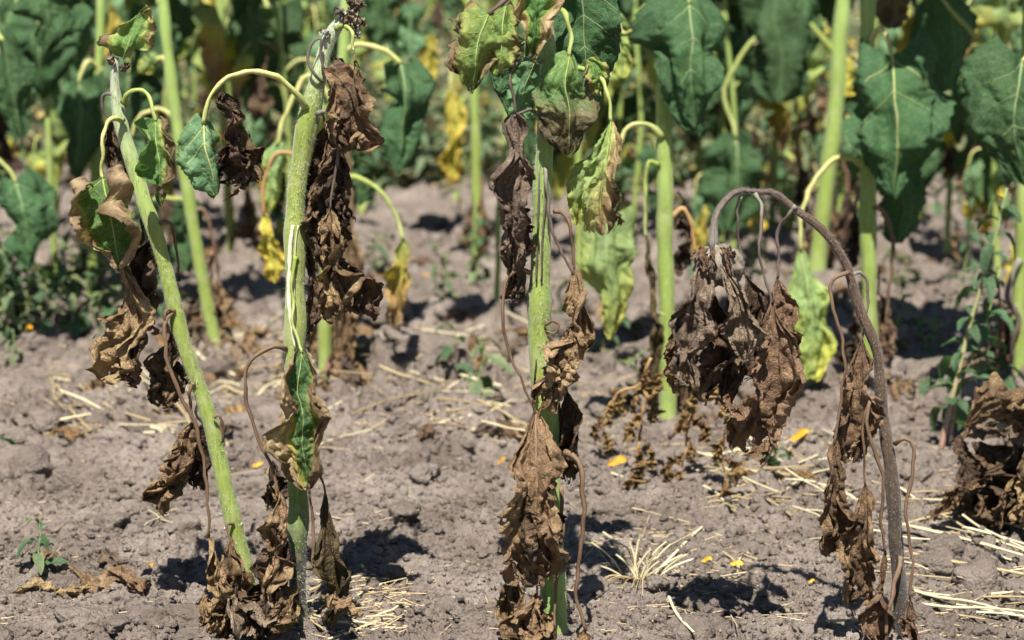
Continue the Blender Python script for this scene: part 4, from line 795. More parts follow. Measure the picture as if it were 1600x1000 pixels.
for x_, y_ in ((905, 425), (1125, 398), (1205, 372), (1478, 405), (452, 398), (228, 440), (88, 452), (1560, 430), (985, 372)):
    g_ = ground_at(x_, y_); far.append((g_[0], g_[1]))
for x, Y in far: generic(x, Y, 17, rng, rng.uniform(.85, 1.1), .12)
rg2 = np.random.RandomState(5)
for Y in (4.7, 5.6, 6.6, 7.8, 9.2, 10.8, 12.6):          # the rows go on to both sides
    for sd_ in (-1, 1):
        for k in range(2): generic(sd_ * Y * (.30 + .10 * k + rg2.uniform(-.02, .03)), Y + rg2.uniform(-.3, .3), 13, rg2, rg2.uniform(.85, 1.1), .12)
for o in LIB:
    for c in list(o.children): bpy.data.objects.remove(c)
    bpy.data.objects.remove(o)

# ------------------------------------------------------------------ weeds
def small_leaf(L, w, droop, mat, seed, prof='lance'):
    C = np.array([[0, 0, 0], [L * .4, 0, L * .1], [L * .75, 0, L * (.1 - droop * .4)], [L, 0, L * (.1 - droop)]])
    P, uv, N = leaf_grid(C, w, seed, prof=prof, fold=.25, curl=.2, crumple=.0015, ang=.3, serr=.05, ns=14, nt=5, S0=(0, 1, 0), lobe=.0)
    return mesh_of('leaf', P.reshape(-1, 3), grid_faces(P, uv), M[mat], uv.reshape(-1, 2))
WL = {m_: [small_leaf(.055, .026, dr, m_, 900 + i_) for i_, dr in enumerate((.1, .5, .9))] for m_ in ('weed', 'weed_grey', 'green_lime', 'brown_tan')}
def weed(label, pos, path, r0, nleaf, lsc, mats, seed, smat='weedstem', group=None, rising=0.1, name='weed_plant', cat='weed'):
    """path: stem points relative to pos"""
    rg = np.random.RandomState(seed)
    p0 = np.array([pos[0], pos[1], hz(pos[0], pos[1])]); e = thing(name, label, cat, p0, group)
    C = spline(np.array(path, float), 24)
    clean_tube('stem', C, np.linspace(r0, r0 * .4, 24), M[smat], e, np.zeros(3), n=7, bump=.2)
    for k in range(nleaf):
        f = rising + (1 - rising) * (k + .5) / nleaf; p = C[int(f * 23)]
        me = WL[mats[rg.randint(len(mats))]]; lf = link('leaf', me[rg.randint(3)], e)
        lf.location = Vector(p.tolist()); lf.rotation_euler = (rg.uniform(-.3, .3), rg.uniform(-.5, .5), k * 2.4 + rg.uniform(-.4, .4))
        s_ = lsc * rg.uniform(.65, 1.25) * (1.1 - .5 * f); lf.scale = (s_,) * 3
    return e
def wpx(x, y): g_ = ground_at(x, y); return (g_[0], g_[1])
weed('small weed with drooping blue-green leaves on open soil behind the thick stem', wpx(748, 632), [(0, 0, -.01), (0, 0, .05), (.01, 0, .09), (.0, 0, .13)], .004, 9, 1.05, ['weed', 'weed_grey'], 1)
weed('side shoot of drooping blue-green leaves by a straw pile', wpx(712, 602), [(0, 0, -.01), (-.01, 0, .04), (.0, 0, .08), (-.01, 0, .1)], .0026, 5, .9, ['weed'], 21)
weed('tall weed with a pink stem foot and a pointed seed spike', wpx(1468, 704), [(0, 0, -.01), (.02, 0, .1), (.05, .02, .22), (.085, .02, .36), (.1, .02, .44)], .0052, 26, 1.0, ['weed'], 2, 'pinkstem', rising=.15)
weed('leafy side shoot on the tall pink-stemmed weed', wpx(1482, 690), [(0, 0, -.01), (.02, .01, .1), (.06, .02, .2), (.08, .03, .3)], .0035, 26, 1.1, ['weed'], 31, 'pinkstem', rising=.2)
weed('tiny weed seedling beside a flat shrivelled leaf on the soil', wpx(62, 905), [(0, 0, -.005), (.0, 0, .03), (.004, 0, .055), (0, 0, .075)], .0022, 8, .62, ['weed', 'weed_grey'], 3)
weed('low ragged weed beside a bright yellow petal under the dead head', wpx(1205, 742), [(0, 0, -.005), (0, 0, .015), (.005, 0, .03), (.01, 0, .045)], .0025, 9, .85, ['weed'], 4)
weed('two-leaved weed above the big dark clod', wpx(-18, 728), [(0, 0, -.005), (0, 0, .03), (.01, 0, .05), (.015, 0, .06)], .003, 5, 1.3, ['weed'], 5)
weed('slim upright weed beside the straw litter', wpx(22, 572), [(0, 0, -.01), (0, 0, .03), (.002, 0, .06), (0, 0, .08)], .0035, 10, .6, ['weed_grey', 'weed'], 6)
weed('pale feathery weed below the leaning plant foot straw', wpx(150, 560), [(0, 0, -.01), (.01, 0, .05), (.0, 0, .1), (.02, 0, .14)], .003, 14, .6, ['weed_grey'], 7)
weed('pale upright weed stalk behind the arch of the dead plant', wpx(1165, 500), [(0, 0, -.01), (.01, 0, .1), (.02, 0, .2), (.03, 0, .3)], .004, 26, .8, ['weed_grey', 'green_lime'], 8)
weed('bushy blue-green weed at the foot of the thin pale stem', wpx(742, 440), [(0, 0, -.01), (.01, 0, .06), (.0, 0, .12), (.02, 0, .17)], .004, 16, 1.0, ['weed', 'weed_grey'], 9)
weed('weed with drooping leaves in shade beside the large lobed leaf', wpx(1500, 470), [(0, 0, -.01), (.01, 0, .08), (.02, 0, .16), (.02, 0, .24)], .004, 16, 1.0, ['weed'], 10)
weed('low dark weed in the shade behind the dead arched stem', wpx(1440, 640), [(0, 0, -.01), (.0, 0, .03), (.01, 0, .05), (.01, 0, .07)], .003, 9, .9, ['weed'], 11)
# dark weed patch at left with yellow flowers
rg = np.random.RandomState(12)
for k in range(15):
    x, y = rg.uniform(-20, 175), rg.uniform(455, 535)
    weed('dark green weed in the bushy patch under the broad shaded leaves', wpx(x, y), [(0, 0, -.01), (rg.uniform(-.03, .03), 0, .06), (rg.uniform(-.05, .05), 0, .12), (rg.uniform(-.07, .07), 0, rg.uniform(.14, .2))], .0035, 20, rg.uniform(.8, 1.3), ['weed', 'weed_grey'], 100 + k, group='dark weeds in the bushy patch')
for k, (x, y) in enumerate(((955, 560), (1000, 610), (1090, 480), (1150, 560), (1230, 590), (1420, 520), (1460, 560), (1540, 560), (900, 500), (690, 470), (590, 430), (1120, 420), (1400, 440), (1555, 640), (250, 500), (440, 470))):
    weed('low weed sprouting among clods between the second-row stems', wpx(x, y), [(0, 0, -.01), (rg.uniform(-.02, .02), 0, .04), (rg.uniform(-.03, .03), 0, .08), (rg.uniform(-.04, .04), 0, rg.uniform(.08, .16))], .003, 12, rg.uniform(.8, 1.2), ['weed', 'weed_grey'], 160 + k, group='low weeds between the second-row stems')
# middle-distance weeds
for k in range(46):
    y = rg.uniform(250, 345); x = rg.uniform(-40, 1640)
    weed('small blurred weed on the soil between the far rows', wpx(x, y), [(0, 0, -.01), (rg.uniform(-.03, .03), 0, .08), (rg.uniform(-.05, .05), 0, .15), (rg.uniform(-.08, .08), 0, rg.uniform(.16, .34))], .004, 14, rg.uniform(1.0, 1.7), ['weed', 'weed_grey', 'weed_grey', 'green_lime'], 200 + k, group='weeds between the far rows')
# far weed cover: one uncountable mass
rg = np.random.RandomState(55); n = 90000
Yw = 7.4 + (rg.rand(n) ** 1.6) * 34; Xw = (rg.rand(n) * 2 - 1) * .45 * Yw
dens = perlin(np.stack([Xw * .9, Yw * .9, np.zeros(n)], -1)); ok = dens > -.28 + .35 * (1 - sstep(7.4, 9.5, Yw)); Xw, Yw, dens = Xw[ok], Yw[ok], dens[ok]; n = len(Xw)
hgt = (.08 + .30 * rg.rand(n) ** 1.5) * (.7 + .8 * np.clip(dens + .3, 0, 1)) * (1 + .02 * Yw)
Zw = H(Xw, Yw) + hgt * rg.rand(n)
az = rg.rand(n) * 6.283; L = rg.uniform(.03, .085, n) * (1 + .05 * Yw); el = rg.uniform(-.9, .9, n)
d = np.stack([np.cos(az) * np.cos(el), np.sin(az) * np.cos(el), np.sin(el)], -1); sd2 = np.stack([-np.sin(az), np.cos(az), np.zeros(n)], -1)
c0 = np.stack([Xw, Yw, Zw], -1); wv = (L * rg.uniform(.18, .34, n))[:, None]; up = np.array([0, 0, 1.0])
V = np.stack([c0, c0 + d * (L * .45)[:, None] + sd2 * wv, c0 + d * L[:, None] - up * (L * .25)[:, None], c0 + d * (L * .45)[:, None] - sd2 * wv], 1).reshape(-1, 3)
def cover_mat():
    k = NB('weed_cover'); gm = k.n('ShaderNodeNewGeometry'); ob = gm.outputs['Position']
    col = k.ramp(gm.outputs['Random Per Island'], [(0, (0.07, 0.13, 0.06)), (.35, (0.11, 0.16, 0.08)), (.6, (0.17, 0.2, 0.1)), (.8, (0.3, 0.27, 0.13)), (.93, (0.34, 0.28, 0.17)), (1, (0.6, 0.45, 0.06))])
    return k.finish(col, None, .6, .25, .25)
wc = link('weed_cover', mesh_of('weed_cover', V, np.arange(n * 4).reshape(-1, 4), cover_mat(), smooth=False)); tag(wc, 'blurred grey-green ground cover of weeds across the far field', 'weeds', kind='stuff')

# ------------------------------------------------------------------ dead vines, dry litter
rg = np.random.RandomState(9)
def dry_vine(label, pts, Y, w, mat, n=5, rpx=3.0):
    C = spline(pxpath(pts, Y), 40); b = np.array([C[-1][0], Y, hz(C[-1][0], Y)])
    e = thing('dead_weed', label, 'dead weed', b, 'shrivelled weeds under the dead head')
    wob = np.stack([perlin(C * 60 + i_ * 9) for i_ in range(3)], -1) * .004
    clean_tube('stem', C + wob, np.linspace(rpx, rpx * .6, 40) * mpp(Y), M['pet_orange'], e, b, n=7, bump=.4)
    for k in range(n):
        c = C[int((k + .5) / n * 39)]; a = rg.uniform(-.02, .02); l = rg.uniform(.03, .055)
        P = np.array([c, c + [a, -.006, -l * .4], c + [a * 1.4, -.008, -l * .75], c + [a * .8, -.004, -l]])
        blade(e, P, w * rg.uniform(.6, 1.1) * mpp(Y), mat, b, **{**PR['drytwist'], 'ns': 30, 'nt': 13, 'crumple': .005, 'cfreq': 1.8})
M['vine'] = leaf_mat('leaf_dry_golden', [(0.1, (0.12, 0.065, 0.025)), (0.4, (0.27, 0.16, 0.065)), (0.65, (0.38, 0.25, 0.11)), (1, (0.5, 0.37, 0.2))], a=0.1, off=0.4, vcol=(0.36, 0.24, 0.13), **bk)
Yv = gY(790)
dry_vine('golden shrivelled weed dangling to the soil below the dead head', [(1140, 570), (1150, 600), (1142, 650), (1128, 700), (1132, 750), (1122, 800)], Yv, 34, 'vine', 7, 2.6)
dry_vine('shrivelled weed hooked over the straight green stem by an orange stalk', [(1128, 562, .1), (1080, 562, .1), (1040, 578, .1), (1010, 620, .12), (1000, 680, .12), (994, 745, .12)], Yv, 34, 'vine', 7, 3.4)
dry_vine('shrivelled weed strand hanging close beside the straight green stem', [(1085, 590, .1), (1082, 640, .1), (1072, 690, .1), (1066, 750, .1)], Yv, 28, 'vine', 6, 2.6)
dry_vine('tangled shrivelled weed beside the straight green stem', [(1015, 560, .25), (1000, 600, .25), (965, 615, .25), (945, 650, .25), (940, 690, .25)], Yv, 30, 'vine', 6, 2.6)
dry_vine('short shrivelled weed standing on bare soil in front of the straight green stem', [(1000, 690, .05), (998, 715, .05), (992, 745, .05), (990, 768, .05)], Yv, 26, 'vine', 4, 2)

def ground_leaf(label, pts, w, mat, preset='drytwist', lift=.012, name='fallen_leaf', **kw):
    P = []
    for p in pts:
        g_ = ground_at(p[0], p[1]); P.append([g_[0], g_[1], hz(g_[0], g_[1]) + lift * (p[2] if len(p) > 2 else 1)])
    P = np.array(P); b = np.array([P[0][0], P[0][1], hz(P[0][0], P[0][1])])
    k = dict(PR[preset]); k.update(kw)
    d_ = P[-1] - P[0]; sv = np.array([-d_[1], d_[0], .15 * np.linalg.norm(d_)]); sv /= np.linalg.norm(sv)
    o = blade(None, P, w * mpp(b[1]), mat, b, S0=tuple(-sv), name=name, **k); o.location = Vector(b.tolist())
    return tag(o, label, 'leaf')
ground_leaf('flat crinkled tan leaf lying on soil by a yellow petal', [(110, 905), (150, 915, 1.5), (190, 925, 1.5), (225, 938)], 62, 'brown_tan')
ground_leaf('narrow twisted tan leaf lying along the bare soil', [(15, 935), (60, 928), (100, 925), (140, 930)], 30, 'brown_tan')
ground_leaf('pale papery leaf scrap beside the tiny seedling', [(50, 900), (70, 885, 1.5), (90, 880)], 26, 'brown_tan', 'dry')
ground_leaf('curled grey leaf scrap lying above the crinkled tan leaf', [(145, 885), (165, 892, 1.5), (185, 905)], 36, 'brown_grey', 'dry')
ground_leaf('folded dry leaf lying at the foot of the blackened stem', [(500, 975), (530, 968, 2), (560, 962)], 34, 'brown_tan', 'dry')
ground_leaf('orange-brown dry leaf with stalk lying among straw below the dead head', [(1150, 760), (1185, 752, 1.5), (1225, 765), (1270, 780)], 24, 'vine', 'dry')
ground_leaf('dry leaf scrap among straw behind the leaning plant', [(70, 690), (95, 688, 1.5), (125, 694)], 26, 'vine', 'dry')
rg = np.random.RandomState(44)
for k in range(84):
    x, y = rg.uniform(0, 1600), rg.uniform(400, 720); l_ = rg.uniform(20, 60); a_ = rg.uniform(-.5, .5)
    ground_leaf('crumpled scrap of dead leaf lying on the soil behind the front row', [(x, y), (x + l_ * .5, y + l_ * .5 * a_, 2), (x + l_, y + l_ * a_)], rg.uniform(14, 36), ['brown', 'brown_tan', 'vine', 'brown_grey', 'brown_red'][k % 5], 'drytwist', ns=30, nt=13, crumple=.009)['group'] = 'dead leaf scraps behind the front row'
for x, y in ((1043, 668), (1358, 628), (507, 606), (336, 552)):
    for k in range(4):
        xx, yy = x + rg.uniform(-45, 45), y + rg.uniform(-6, 22)
        ground_leaf('dead leaf scrap caught at the foot of a green stem', [(xx, yy), (xx + 14, yy - 4, 3), (xx + 30, yy + 3)], rg.uniform(20, 40), ['brown_tan', 'brown', 'brown_grey'][k % 3], 'drytwist', ns=30, nt=13, crumple=.009)['group'] = 'dead leaf scraps at the stem feet'
# big dead leaf heap at right
Y0 = gY(826); hp = at(1560, 826, Y0); hp = np.array([hp[0], Y0, hz(hp[0], Y0)])
e = thing('fallen_sunflower_top', 'large heap of curled dead brown leaves collapsed on the soil', 'dead plant', hp)
for pts, w, mt in (([(1500, 692), (1540, 650, -.02), (1590, 640, -.02), (1650, 650)], 86, 'brown_red'), ([(1485, 690, .02), (1530, 668, .03), (1590, 656, .04), (1660, 668, .04)], 60, 'brown_grey'),
                   ([(1530, 690, .03), (1545, 730, .02), (1555, 780, .01), (1570, 815, 0)], 120, 'brown_dark'), ([(1590, 690, .03), (1590, 740, .02), (1595, 790, .01), (1590, 825, 0)], 90, 'brown_dark'),
                   ([(1548, 750, -.03), (1520, 760, -.04), (1490, 775, -.04), (1462, 812, -.03)], 34, 'brown'), ([(1585, 745, -.04), (1572, 770, -.05), (1566, 800, -.05), (1560, 822, -.04)], 30, 'brown'),
                   ([(1612, 740, -.04), (1602, 780, -.05), (1598, 822, -.04)], 34, 'brown_tan'), ([(1510, 664, -.03), (1550, 632, -.05), (1600, 622, -.05), (1660, 634, -.03)], 78, 'brown'), ([(1520, 690, .08), (1550, 720, .09), (1580, 770, .09), (1600, 815, .08)], 150, 'brown_dark'), ([(1500, 680, .0), (1508, 720, -.01), (1520, 760, -.01), (1530, 800, 0)], 60, 'brown_dark'), ([(1620, 670, -.02), (1616, 720, -.03), (1620, 770, -.03), (1612, 820, -.02)], 70, 'brown_dark')):
    blade(e, pxpath(pts, Y0), w * mpp(Y0), mt, hp, **{**PR['drytwist'], 'crumple': .014})
C = spline(pxpath([(1690, 826, .05), (1670, 740, .03), (1640, 670, .01), (1600, 650, 0), (1560, 668, -.01)], Y0), 30)
clean_tube('stem', C, np.linspace(.011, .006, 30), M['stemD'], e, hp, n=10)

# ------------------------------------------------------------------ yellow petals
PTL = []
for q in range(4):
    C = np.array([[0, 0, 0], [.008, 0, .001], [.015, .001, .002 + .001 * q], [.022, 0, .003 * (q % 2)]])
    P, uv, N = leaf_grid(C, .0095, 700 + q, prof='long', fold=.3, curl=.4, crumple=.001, ang=.3, serr=0, ns=12, nt=5, S0=(0, 1, 0))
    PTL.append(mesh_of('petal', P.reshape(-1, 3), grid_faces(P, uv), M['petal'], uv.reshape(-1, 2)))
rg = np.random.RandomState(3)
for k, (x, y, sc, lb) in enumerate([(240, 886, 1.15, 'bright yellow petal on soil beside the crinkled tan leaf'), (404, 722, .9, 'orange petal between the leaning stem and the split stem'), (411, 633, 1.1, 'orange petal on straw behind the split stem'),
        (786, 712, .8, 'yellow petal beside the thick stem'), (966, 748, 1.5, 'long orange petal beside the shrivelled weed'), (1252, 732, 1.5, 'broad bright yellow petal by the low ragged weed'), (1497, 803, .9, 'yellow petal under the heap of dead leaves'),
        (1106, 874, .7, 'small orange petal between the straw tuft and dead plant'), (1152, 878, .8, 'orange petal under a crossed pale straw'), (1270, 897, .45, 'tiny yellow petal fleck on smooth soil'), (212, 580, 1.2, 'orange petal below the long tan hanging leaf'),
        (48, 530, 1.2, 'orange petal by the slim upright weed'), (182, 330, 2.0, 'orange petal in the far litter under the leaning plant'), (663, 437, 1.3, 'orange petal on bare soil behind the yellow-brown leaf'), (700, 455, 1.0, 'small orange petal on bare soil in the gap')]):
    g_ = ground_at(x, y); o = link('petal', PTL[k % 4]); o.location = (g_[0] - .012 * sc, g_[1], hz(g_[0], g_[1]) + .006)
    o.rotation_euler = (rg.uniform(.3, .9), rg.uniform(-.4, .1), rg.uniform(-.5, .5)); o.scale = (sc,) * 3; tag(o, lb, 'petal', 'fallen petals')
# yellow flowers in left weed patch
for k, (x, y, Yf) in enumerate([(40, 424, gY(500)), (100, 432, gY(505)), (28, 398, gY(490))]):
    p = at(x, y, Yf); e = thing('weed_flower', 'small yellow flower among the dark weeds', 'flower', p, 'yellow flowers in the weed patch')
    for q in range(6):
        o = link('petal', PTL[q % 4], e); o.rotation_euler = (.2, -.5, q * 1.05); o.scale = (.75,) * 3
    clean_tube('stalk', spline(np.array([p, p - [0, -.01, .06], p - [0, -.01, .12]]), 8), .0015, M['weedstem'], e, p, n=6)

# ------------------------------------------------------------------ straw
STR = []
for q in range(8):
    r_ = np.random.RandomState(q); L = 1.0
    C = spline(np.array([[-.5, 0, 0], [-.2, r_.uniform(-.06, .06), r_.uniform(-.01, .02)], [.15, r_.uniform(-.08, .08), r_.uniform(-.01, .03)], [.5, r_.uniform(-.06, .06), r_.uniform(-.01, .03)]]), 14)
    V, F, uv = tube(C, .018 * np.linspace(1, .75, 14), n=6, bump=.3, seed=q, cap=False)
    V[:, 2] *= .7
    STR.append([mesh_of('straw', V, F, M['straw'], uv), mesh_of('straw', V, F, M['straw_pale'], uv)])
rg = np.random.RandomState(17)
def straw(x0, y0, x1, y1, thick=1.0, label=None, group=None, lift=.004, pale=None):
    a = ground_at(x0, y0); b = ground_at(x1, y1); m = (a + b) / 2; L = np.linalg.norm(b - a)
    za, zb, zm = hz(a[0], a[1]), hz(b[0], b[1]), hz(m[0], m[1])
    o = link('straw', STR[rg.randint(8)][rg.randint(2) if pale is None else pale])
    lift = lift + max(0, zm - (za + zb) / 2) * .8
    o.location = (m[0], m[1], (za + zb) / 2 + lift)
    d_ = Vector((b[0] - a[0], b[1] - a[1], zb - za)); o.rotation_euler = d_.to_track_quat('X', 'Z').to_euler()
    t_ = .0026 * thick / .018; o.scale = (L, t_, t_)
    return tag(o, label, 'straw', group)
def scatter(n, x0, x1, y0, y1, lo, hi, label, group, ang=(-.6, .6), th=(.5, 1.1)):
    for k in range(n):
        x, y = rg.uniform(x0, x1), rg.uniform(y0, y1); L = rg.uniform(lo, hi); a = rg.uniform(*ang)
        straw(x - L / 2 * math.cos(a), y - L / 2 * math.sin(a), x + L / 2 * math.cos(a), y + L / 2 * math.sin(a), rg.uniform(*th), label, group)
for k, (a, b, c, d_, t_, lb) in enumerate([(918, 735, 988, 778, 1.5, 'thick pale straw pointing down toward the straw tuft'), (950, 790, 1000, 808, 1.0, 'short pale straw just above the straw tuft'), (738, 692, 792, 652, 1.3, 'pale straw angled up beside the thick stem'),
        (1020, 905, 1115, 812, .9, 'long thin straw leaning out from the straw tuft'), (943, 850, 975, 885, .9, 'short yellow straw beside the straw tuft'), (246, 998, 318, 955, 1.3, 'straw stalk lying at the foot of the leaning plant'),
        (1130, 862, 1150, 890, .7, 'white straw crossing over an orange petal'), (1170, 862, 1148, 885, .7, 'pale straw forming a cross above an orange petal'), (1120, 905, 1160, 892, .8, 'short straw on broken soil beside the tuft'), (1142, 900, 1205, 912, .7, 'thin straw lying along broken soil'),
        (1060, 890, 1110, 905, .7, 'thin brown straw lying over a soil crust'), (232, 800, 268, 822, .6, 'dark straw splinter in front of a clod'), (225, 836, 260, 808, .7, 'grey straw splinter crossing a clod'), (470, 655, 560, 640, 1.0, 'straw lying behind the curled green leaf'), (352, 700, 372, 740, 1.2, 'straw stub behind the leaning stem'),
        (372, 500, 352, 530, 1.3, 'upright straw stub by the slim leaning stem'), (290, 905, 315, 908, .8, 'short pale straw beside the brown leaf bundle'), (1045, 945, 1085, 1000, .9, 'thin dark straw lying in shade')]):
    straw(a, b, c, d_, t_, lb)
g1 = 'straw at the foot of the dead plant'
for a, b, c, d_, t_ in [(1410, 846, 1600, 884, 1.5), (1425, 872, 1600, 905, 1.5), (1400, 830, 1500, 816, 1.1), (1420, 786, 1490, 778, 1.0), (1480, 802, 1600, 832, 1.1), (1500, 866, 1600, 860, 1.1), (1430, 925, 1560, 942, 1.2), (1440, 945, 1600, 965, 1.1), (1550, 918, 1610, 930, 1.2), (1400, 795, 1440, 800, 1.0), (1470, 826, 1580, 860, 1.0), (1380, 905, 1480, 930, 1.0), (1500, 850, 1600, 873, 1.0), (1520, 812, 1600, 815, .9), (1290, 985, 1420, 990, 1.0)]:
    straw(a, b, c, d_, t_, 'long pale straw lying on the soil at the foot of the dead plant', g1, lift=.008)
scatter(22, 1400, 1620, 770, 980, 50, 140, 'long pale straw lying on the soil at the foot of the dead plant', g1, (-.1, .4))
scatter(34, 90, 290, 580, 690, 30, 110, 'straw scattered on the soil behind the leaning stem', 'straw behind the leaning stem', (-.2, .9), (.8, 1.5))
scatter(46, 300, 480, 510, 640, 25, 95, 'straw piled behind the split stem', 'straw behind the split stem', (-.7, .5), (.8, 1.6))
scatter(52, 530, 870, 520, 700, 30, 130, 'straw lying across the open soil beside the thick stem', 'straw across the open soil', (-.5, .4), (.8, 1.7))
scatter(26, 500, 620, 905, 1000, 25, 110, 'straw on the soil beside the blackened foot', 'straw by the blackened foot', (-.5, .2), (.5, 1.0))
scatter(44, 1100, 1340, 715, 810, 20, 100, 'straw under the hanging dead head', 'straw under the dead head', (-.3, .5), (.6, 1.3))
scatter(45, 0, 1600, 380, 560, 20, 70, 'blurred straw on the soil between the back rows', 'straw between the back rows', (-.4, .4))
# chaff: uncountable straw splinters pressed in the soil
n = 3600
cx = [(60, 300, 570, 690), (280, 500, 500, 640), (520, 870, 510, 700), (490, 640, 890, 1005), (1100, 1360, 700, 810), (540, 860, 520, 690), (900, 1120, 560, 720), (280, 480, 510, 640), (1380, 1640, 760, 1000), (900, 1250, 820, 1000), (-20, 1620, 420, 1010), (-20, 1620, 700, 1010)]
pk = rg.randint(0, len(cx), n); bx = np.array(cx)[pk]
G_ = np.array([ground_at(a + (b - a) * u1, c + (d1 - c) * u2) for (a, b, c, d1), u1, u2 in zip(bx, rg.rand(n), rg.rand(n))])
L = (.006 + .06 * rg.rand(n) ** 3.5) * (.5 + rg.rand(n)) * (.5 + .22 * G_[:, 1]); az = rg.rand(n) * 6.283
dv = np.stack([np.cos(az), np.sin(az), rg.normal(0, .12, n)], -1) * L[:, None] / 2; sv = np.stack([-np.sin(az), np.cos(az), np.zeros(n)], -1) * (rg.uniform(.0003, .0008, n) * (.3 + .3 * G_[:, 1]))[:, None]
c0 = np.stack([G_[:, 0], G_[:, 1], H(G_[:, 0], G_[:, 1]) + .002], -1); th = np.array([0, 0, .0007])
V = np.stack([c0 - dv - sv, c0 - dv + sv, c0 - dv + th, c0 + dv - sv, c0 + dv + sv, c0 + dv + th], 1).reshape(-1, 3)
T6 = np.array([[0, 3, 5], [0, 5, 2], [2, 5, 4], [2, 4, 1]])
ch = link('chaff', mesh_of('chaff', V, (T6[None] + np.arange(n)[:, None, None] * 6).reshape(-1, 3), M['straw'], smooth=False)); tag(ch, 'fine straw chaff strewn over the soil', 'chaff', kind='stuff')
# stubble tuft
tp = ground_at(1003, 905); tp = np.array([tp[0], tp[1], hz(tp[0], tp[1])])
e = thing('straw_tuft', 'upright tuft of cut pale straw with roots, standing on the soil', 'straw tuft', tp)
for k in range(30):
    bx, by = rg.normal(0, .013), rg.normal(0, .008); hh = rg.uniform(.018, .05)
    dx = bx * .6 + rg.normal(.006, .014)
    C = spline(np.array([[bx, by, -.004], [bx + dx * .4, by, hh * .5], [bx + dx, by - .002, hh], [bx + dx * 1.7, by - .004, hh * 1.35]]), 10)
    V, F, uv = tube(C, rg.uniform(.0011, .0019), n=5, cap=False)
    link('stalk', mesh_of('stalk', V, F, M['straw_pale'], uv), e)
for k in range(16):
    a = rg.uniform(-2.9, -.2); L = rg.uniform(.03, .06)
    pts = np.array([[math.cos(a) * L * f * 1.2, math.sin(a) * L * f * 1.6, hz(tp[0] + math.cos(a) * L * f * 1.2, tp[1] + math.sin(a) * L * f * 1.6) - tp[2] + .004 + .006 * math.sin(f * 3)] for f in (0, .35, .7, 1)])
    V, F, uv = tube(spline(pts, 12), np.linspace(.0012, .0005, 12), n=5, cap=False)
    link('root', mesh_of('root', V, F, M['straw'], uv), e)

# ------------------------------------------------------------------ clods
def ico(sub):
    import bmesh
    bm = bmesh.new(); bmesh.ops.create_icosphere(bm, subdivisions=sub, radius=1)
    V = np.array([v.co[:] for v in bm.verts]); F = np.array([[v.index for v in f.verts] for f in bm.faces]); bm.free(); return V, F
V4, F4 = ico(4)
CL = []
for q in range(10):
    n_ = 1 + .42 * perlin(V4 * 1.1 + q * 5) + .30 * (.3 - np.abs(perlin(V4 * 2.3 + q * 3))) + .20 * (.3 - np.abs(perlin(V4 * 5.1 + q))) + .10 * (.3 - np.abs(perlin(V4 * 12 + q)))
    v = V4 * n_[:, None] * np.array([1, .85, .6]); v = np.where(v > .62, .62 + (v - .62) * .45, v)
    CL.append(mesh_of('soil_clod', v, F4, M['clod']))
rg = np.random.RandomState(23)
def clod(x, Y, r, label, group):
    o = link('soil_clod', CL[rg.randint(10)]); o.location = (x, Y, hz(x, Y) + r * .12)
    o.rotation_euler = (rg.uniform(-.3, .3), rg.uniform(-.3, .3), rg.rand() * 6.28); o.scale = (r * rg.uniform(.85, 1.25), r * rg.uniform(.85, 1.2), r * rg.uniform(.75, 1.1)); return tag(o, label, 'clod', group)
for k in range(175):
    y = rg.uniform(690, 1010); x = rg.uniform(-20, 1620); g_ = ground_at(x, y)
    clod(g_[0], g_[1], .007 + .024 * rg.rand() ** 2.6, 'dry grey-brown soil clod lying in the foreground soil', 'soil clods in the foreground')
for k in range(115):
    y = rg.uniform(345, 690); x = rg.uniform(-20, 1620); g_ = ground_at(x, y)
    clod(g_[0], g_[1], .018 + .048 * rg.rand() ** 2.0, 'rough soil clod on the soil behind the front row', 'soil clods behind the front row')
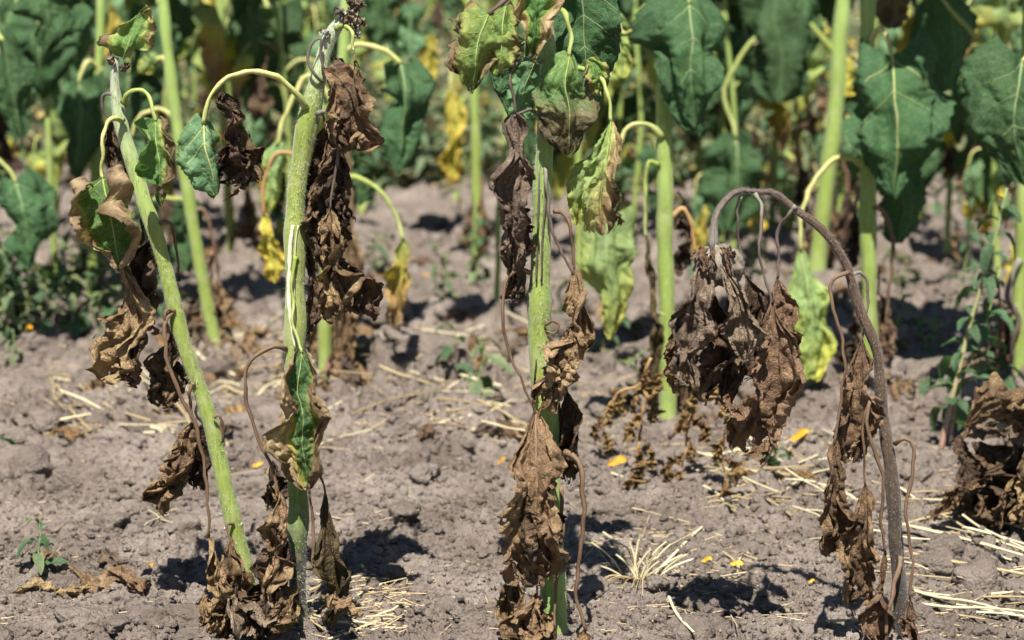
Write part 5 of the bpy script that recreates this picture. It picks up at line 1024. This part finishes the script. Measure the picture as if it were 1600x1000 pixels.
for x, y, r, lb in [(175, 822, .030, 'cracked flat-topped clod beside the leaning plant'), (20, 745, .07, 'big dark clod casting deep shade above the tiny seedling'), (75, 735, .035, 'clod leaning on the big dark clod'), (560, 590, .04, 'rounded clod in shade behind the split stem'), (962, 800, .03, 'smooth clod beside the thick stem'),
        (672, 862, .012, 'small pale stone-like clod on open soil'), (790, 885, .024, 'broken clod touching the tan leaf of the thick stem'), (1465, 880, .034, 'rounded clod among straw by the dead plant'), (1530, 900, .04, 'wide clod under the straw beside the dead plant'), (1290, 690, .03, 'pale clod below the yellow-green leaf'),
        (1240, 655, .032, 'pale rounded clod in the shade of the dead leaves'), (1470, 620, .06, 'large clod behind the dead arched stem'), (1430, 760, .03, 'flat pale clod behind the dead stem foot'), (1080, 985, .03, 'clod lying in the arched shadow'), (1130, 975, .032, 'broad clod in the arched shadow'), (1290, 560, .06, 'large clod behind the yellow-green hanging leaf'), (1345, 668, .05, 'clod between the dead arched stem and its hanging leaf'), (1425, 610, .065, 'large clod in deep shade behind the dead arched stem'), (1500, 655, .06, 'clod at the foot of the pink-stemmed weed'), (1540, 575, .07, 'big clod beside the stem with the grey looped petiole'), (1245, 622, .05, 'rounded clod under the tip of the yellow-green leaf'), (565, 556, .06, 'big clod behind the half-hidden green stem'), (905, 486, .07, 'large clod behind the hanging lime leaf'), (1150, 668, .045, 'clod under the trailing dead leaves of the hanging head'), (60, 618, .05, 'clod beside the slim upright weed'), (640, 545, .05, 'clod below the yellow-brown hanging leaf'), (120, 755, .04, 'clod beside the big dark clod')]:
    g_ = ground_at(x, y); clod(g_[0], g_[1], r, lb, None)
# crumbs
V0, F0 = ico(1); n = 30000
y = rg.uniform(1, 1, n); yy = 360 + 670 * rg.rand(n) ** .7; xx = rg.uniform(-40, 1640, n)
G_ = np.array([ground_at(a, b) for a, b in zip(xx, yy)]); zz = H(G_[:, 0], G_[:, 1])
r = (.0013 + .0062 * rg.rand(n) ** 3.2) * (1 + .25 * (G_[:, 1] - 2.4))
d = V0[None] * (1 + .35 * perlin(V0[None] * 1.3 + rg.rand(n, 1, 3) * 60))[..., None] * np.array([1, 1, .75])
V = np.stack([G_[:, 0], G_[:, 1], zz + r * .3], -1)[:, None] + d * r[:, None, None]
F = (F0[None] + (np.arange(n) * len(V0))[:, None, None]).reshape(-1, 3)
cr = link('soil_crumbs', mesh_of('soil_crumbs', V.reshape(-1, 3), F, M['clod'], smooth=False)); tag(cr, 'loose crumbs of dry soil covering the ground', 'soil crumbs', kind='stuff')
print('OBJ', len(bpy.data.objects), 'TRI', sum(len(m.polygons) * 2 for m in bpy.data.meshes if m.users))
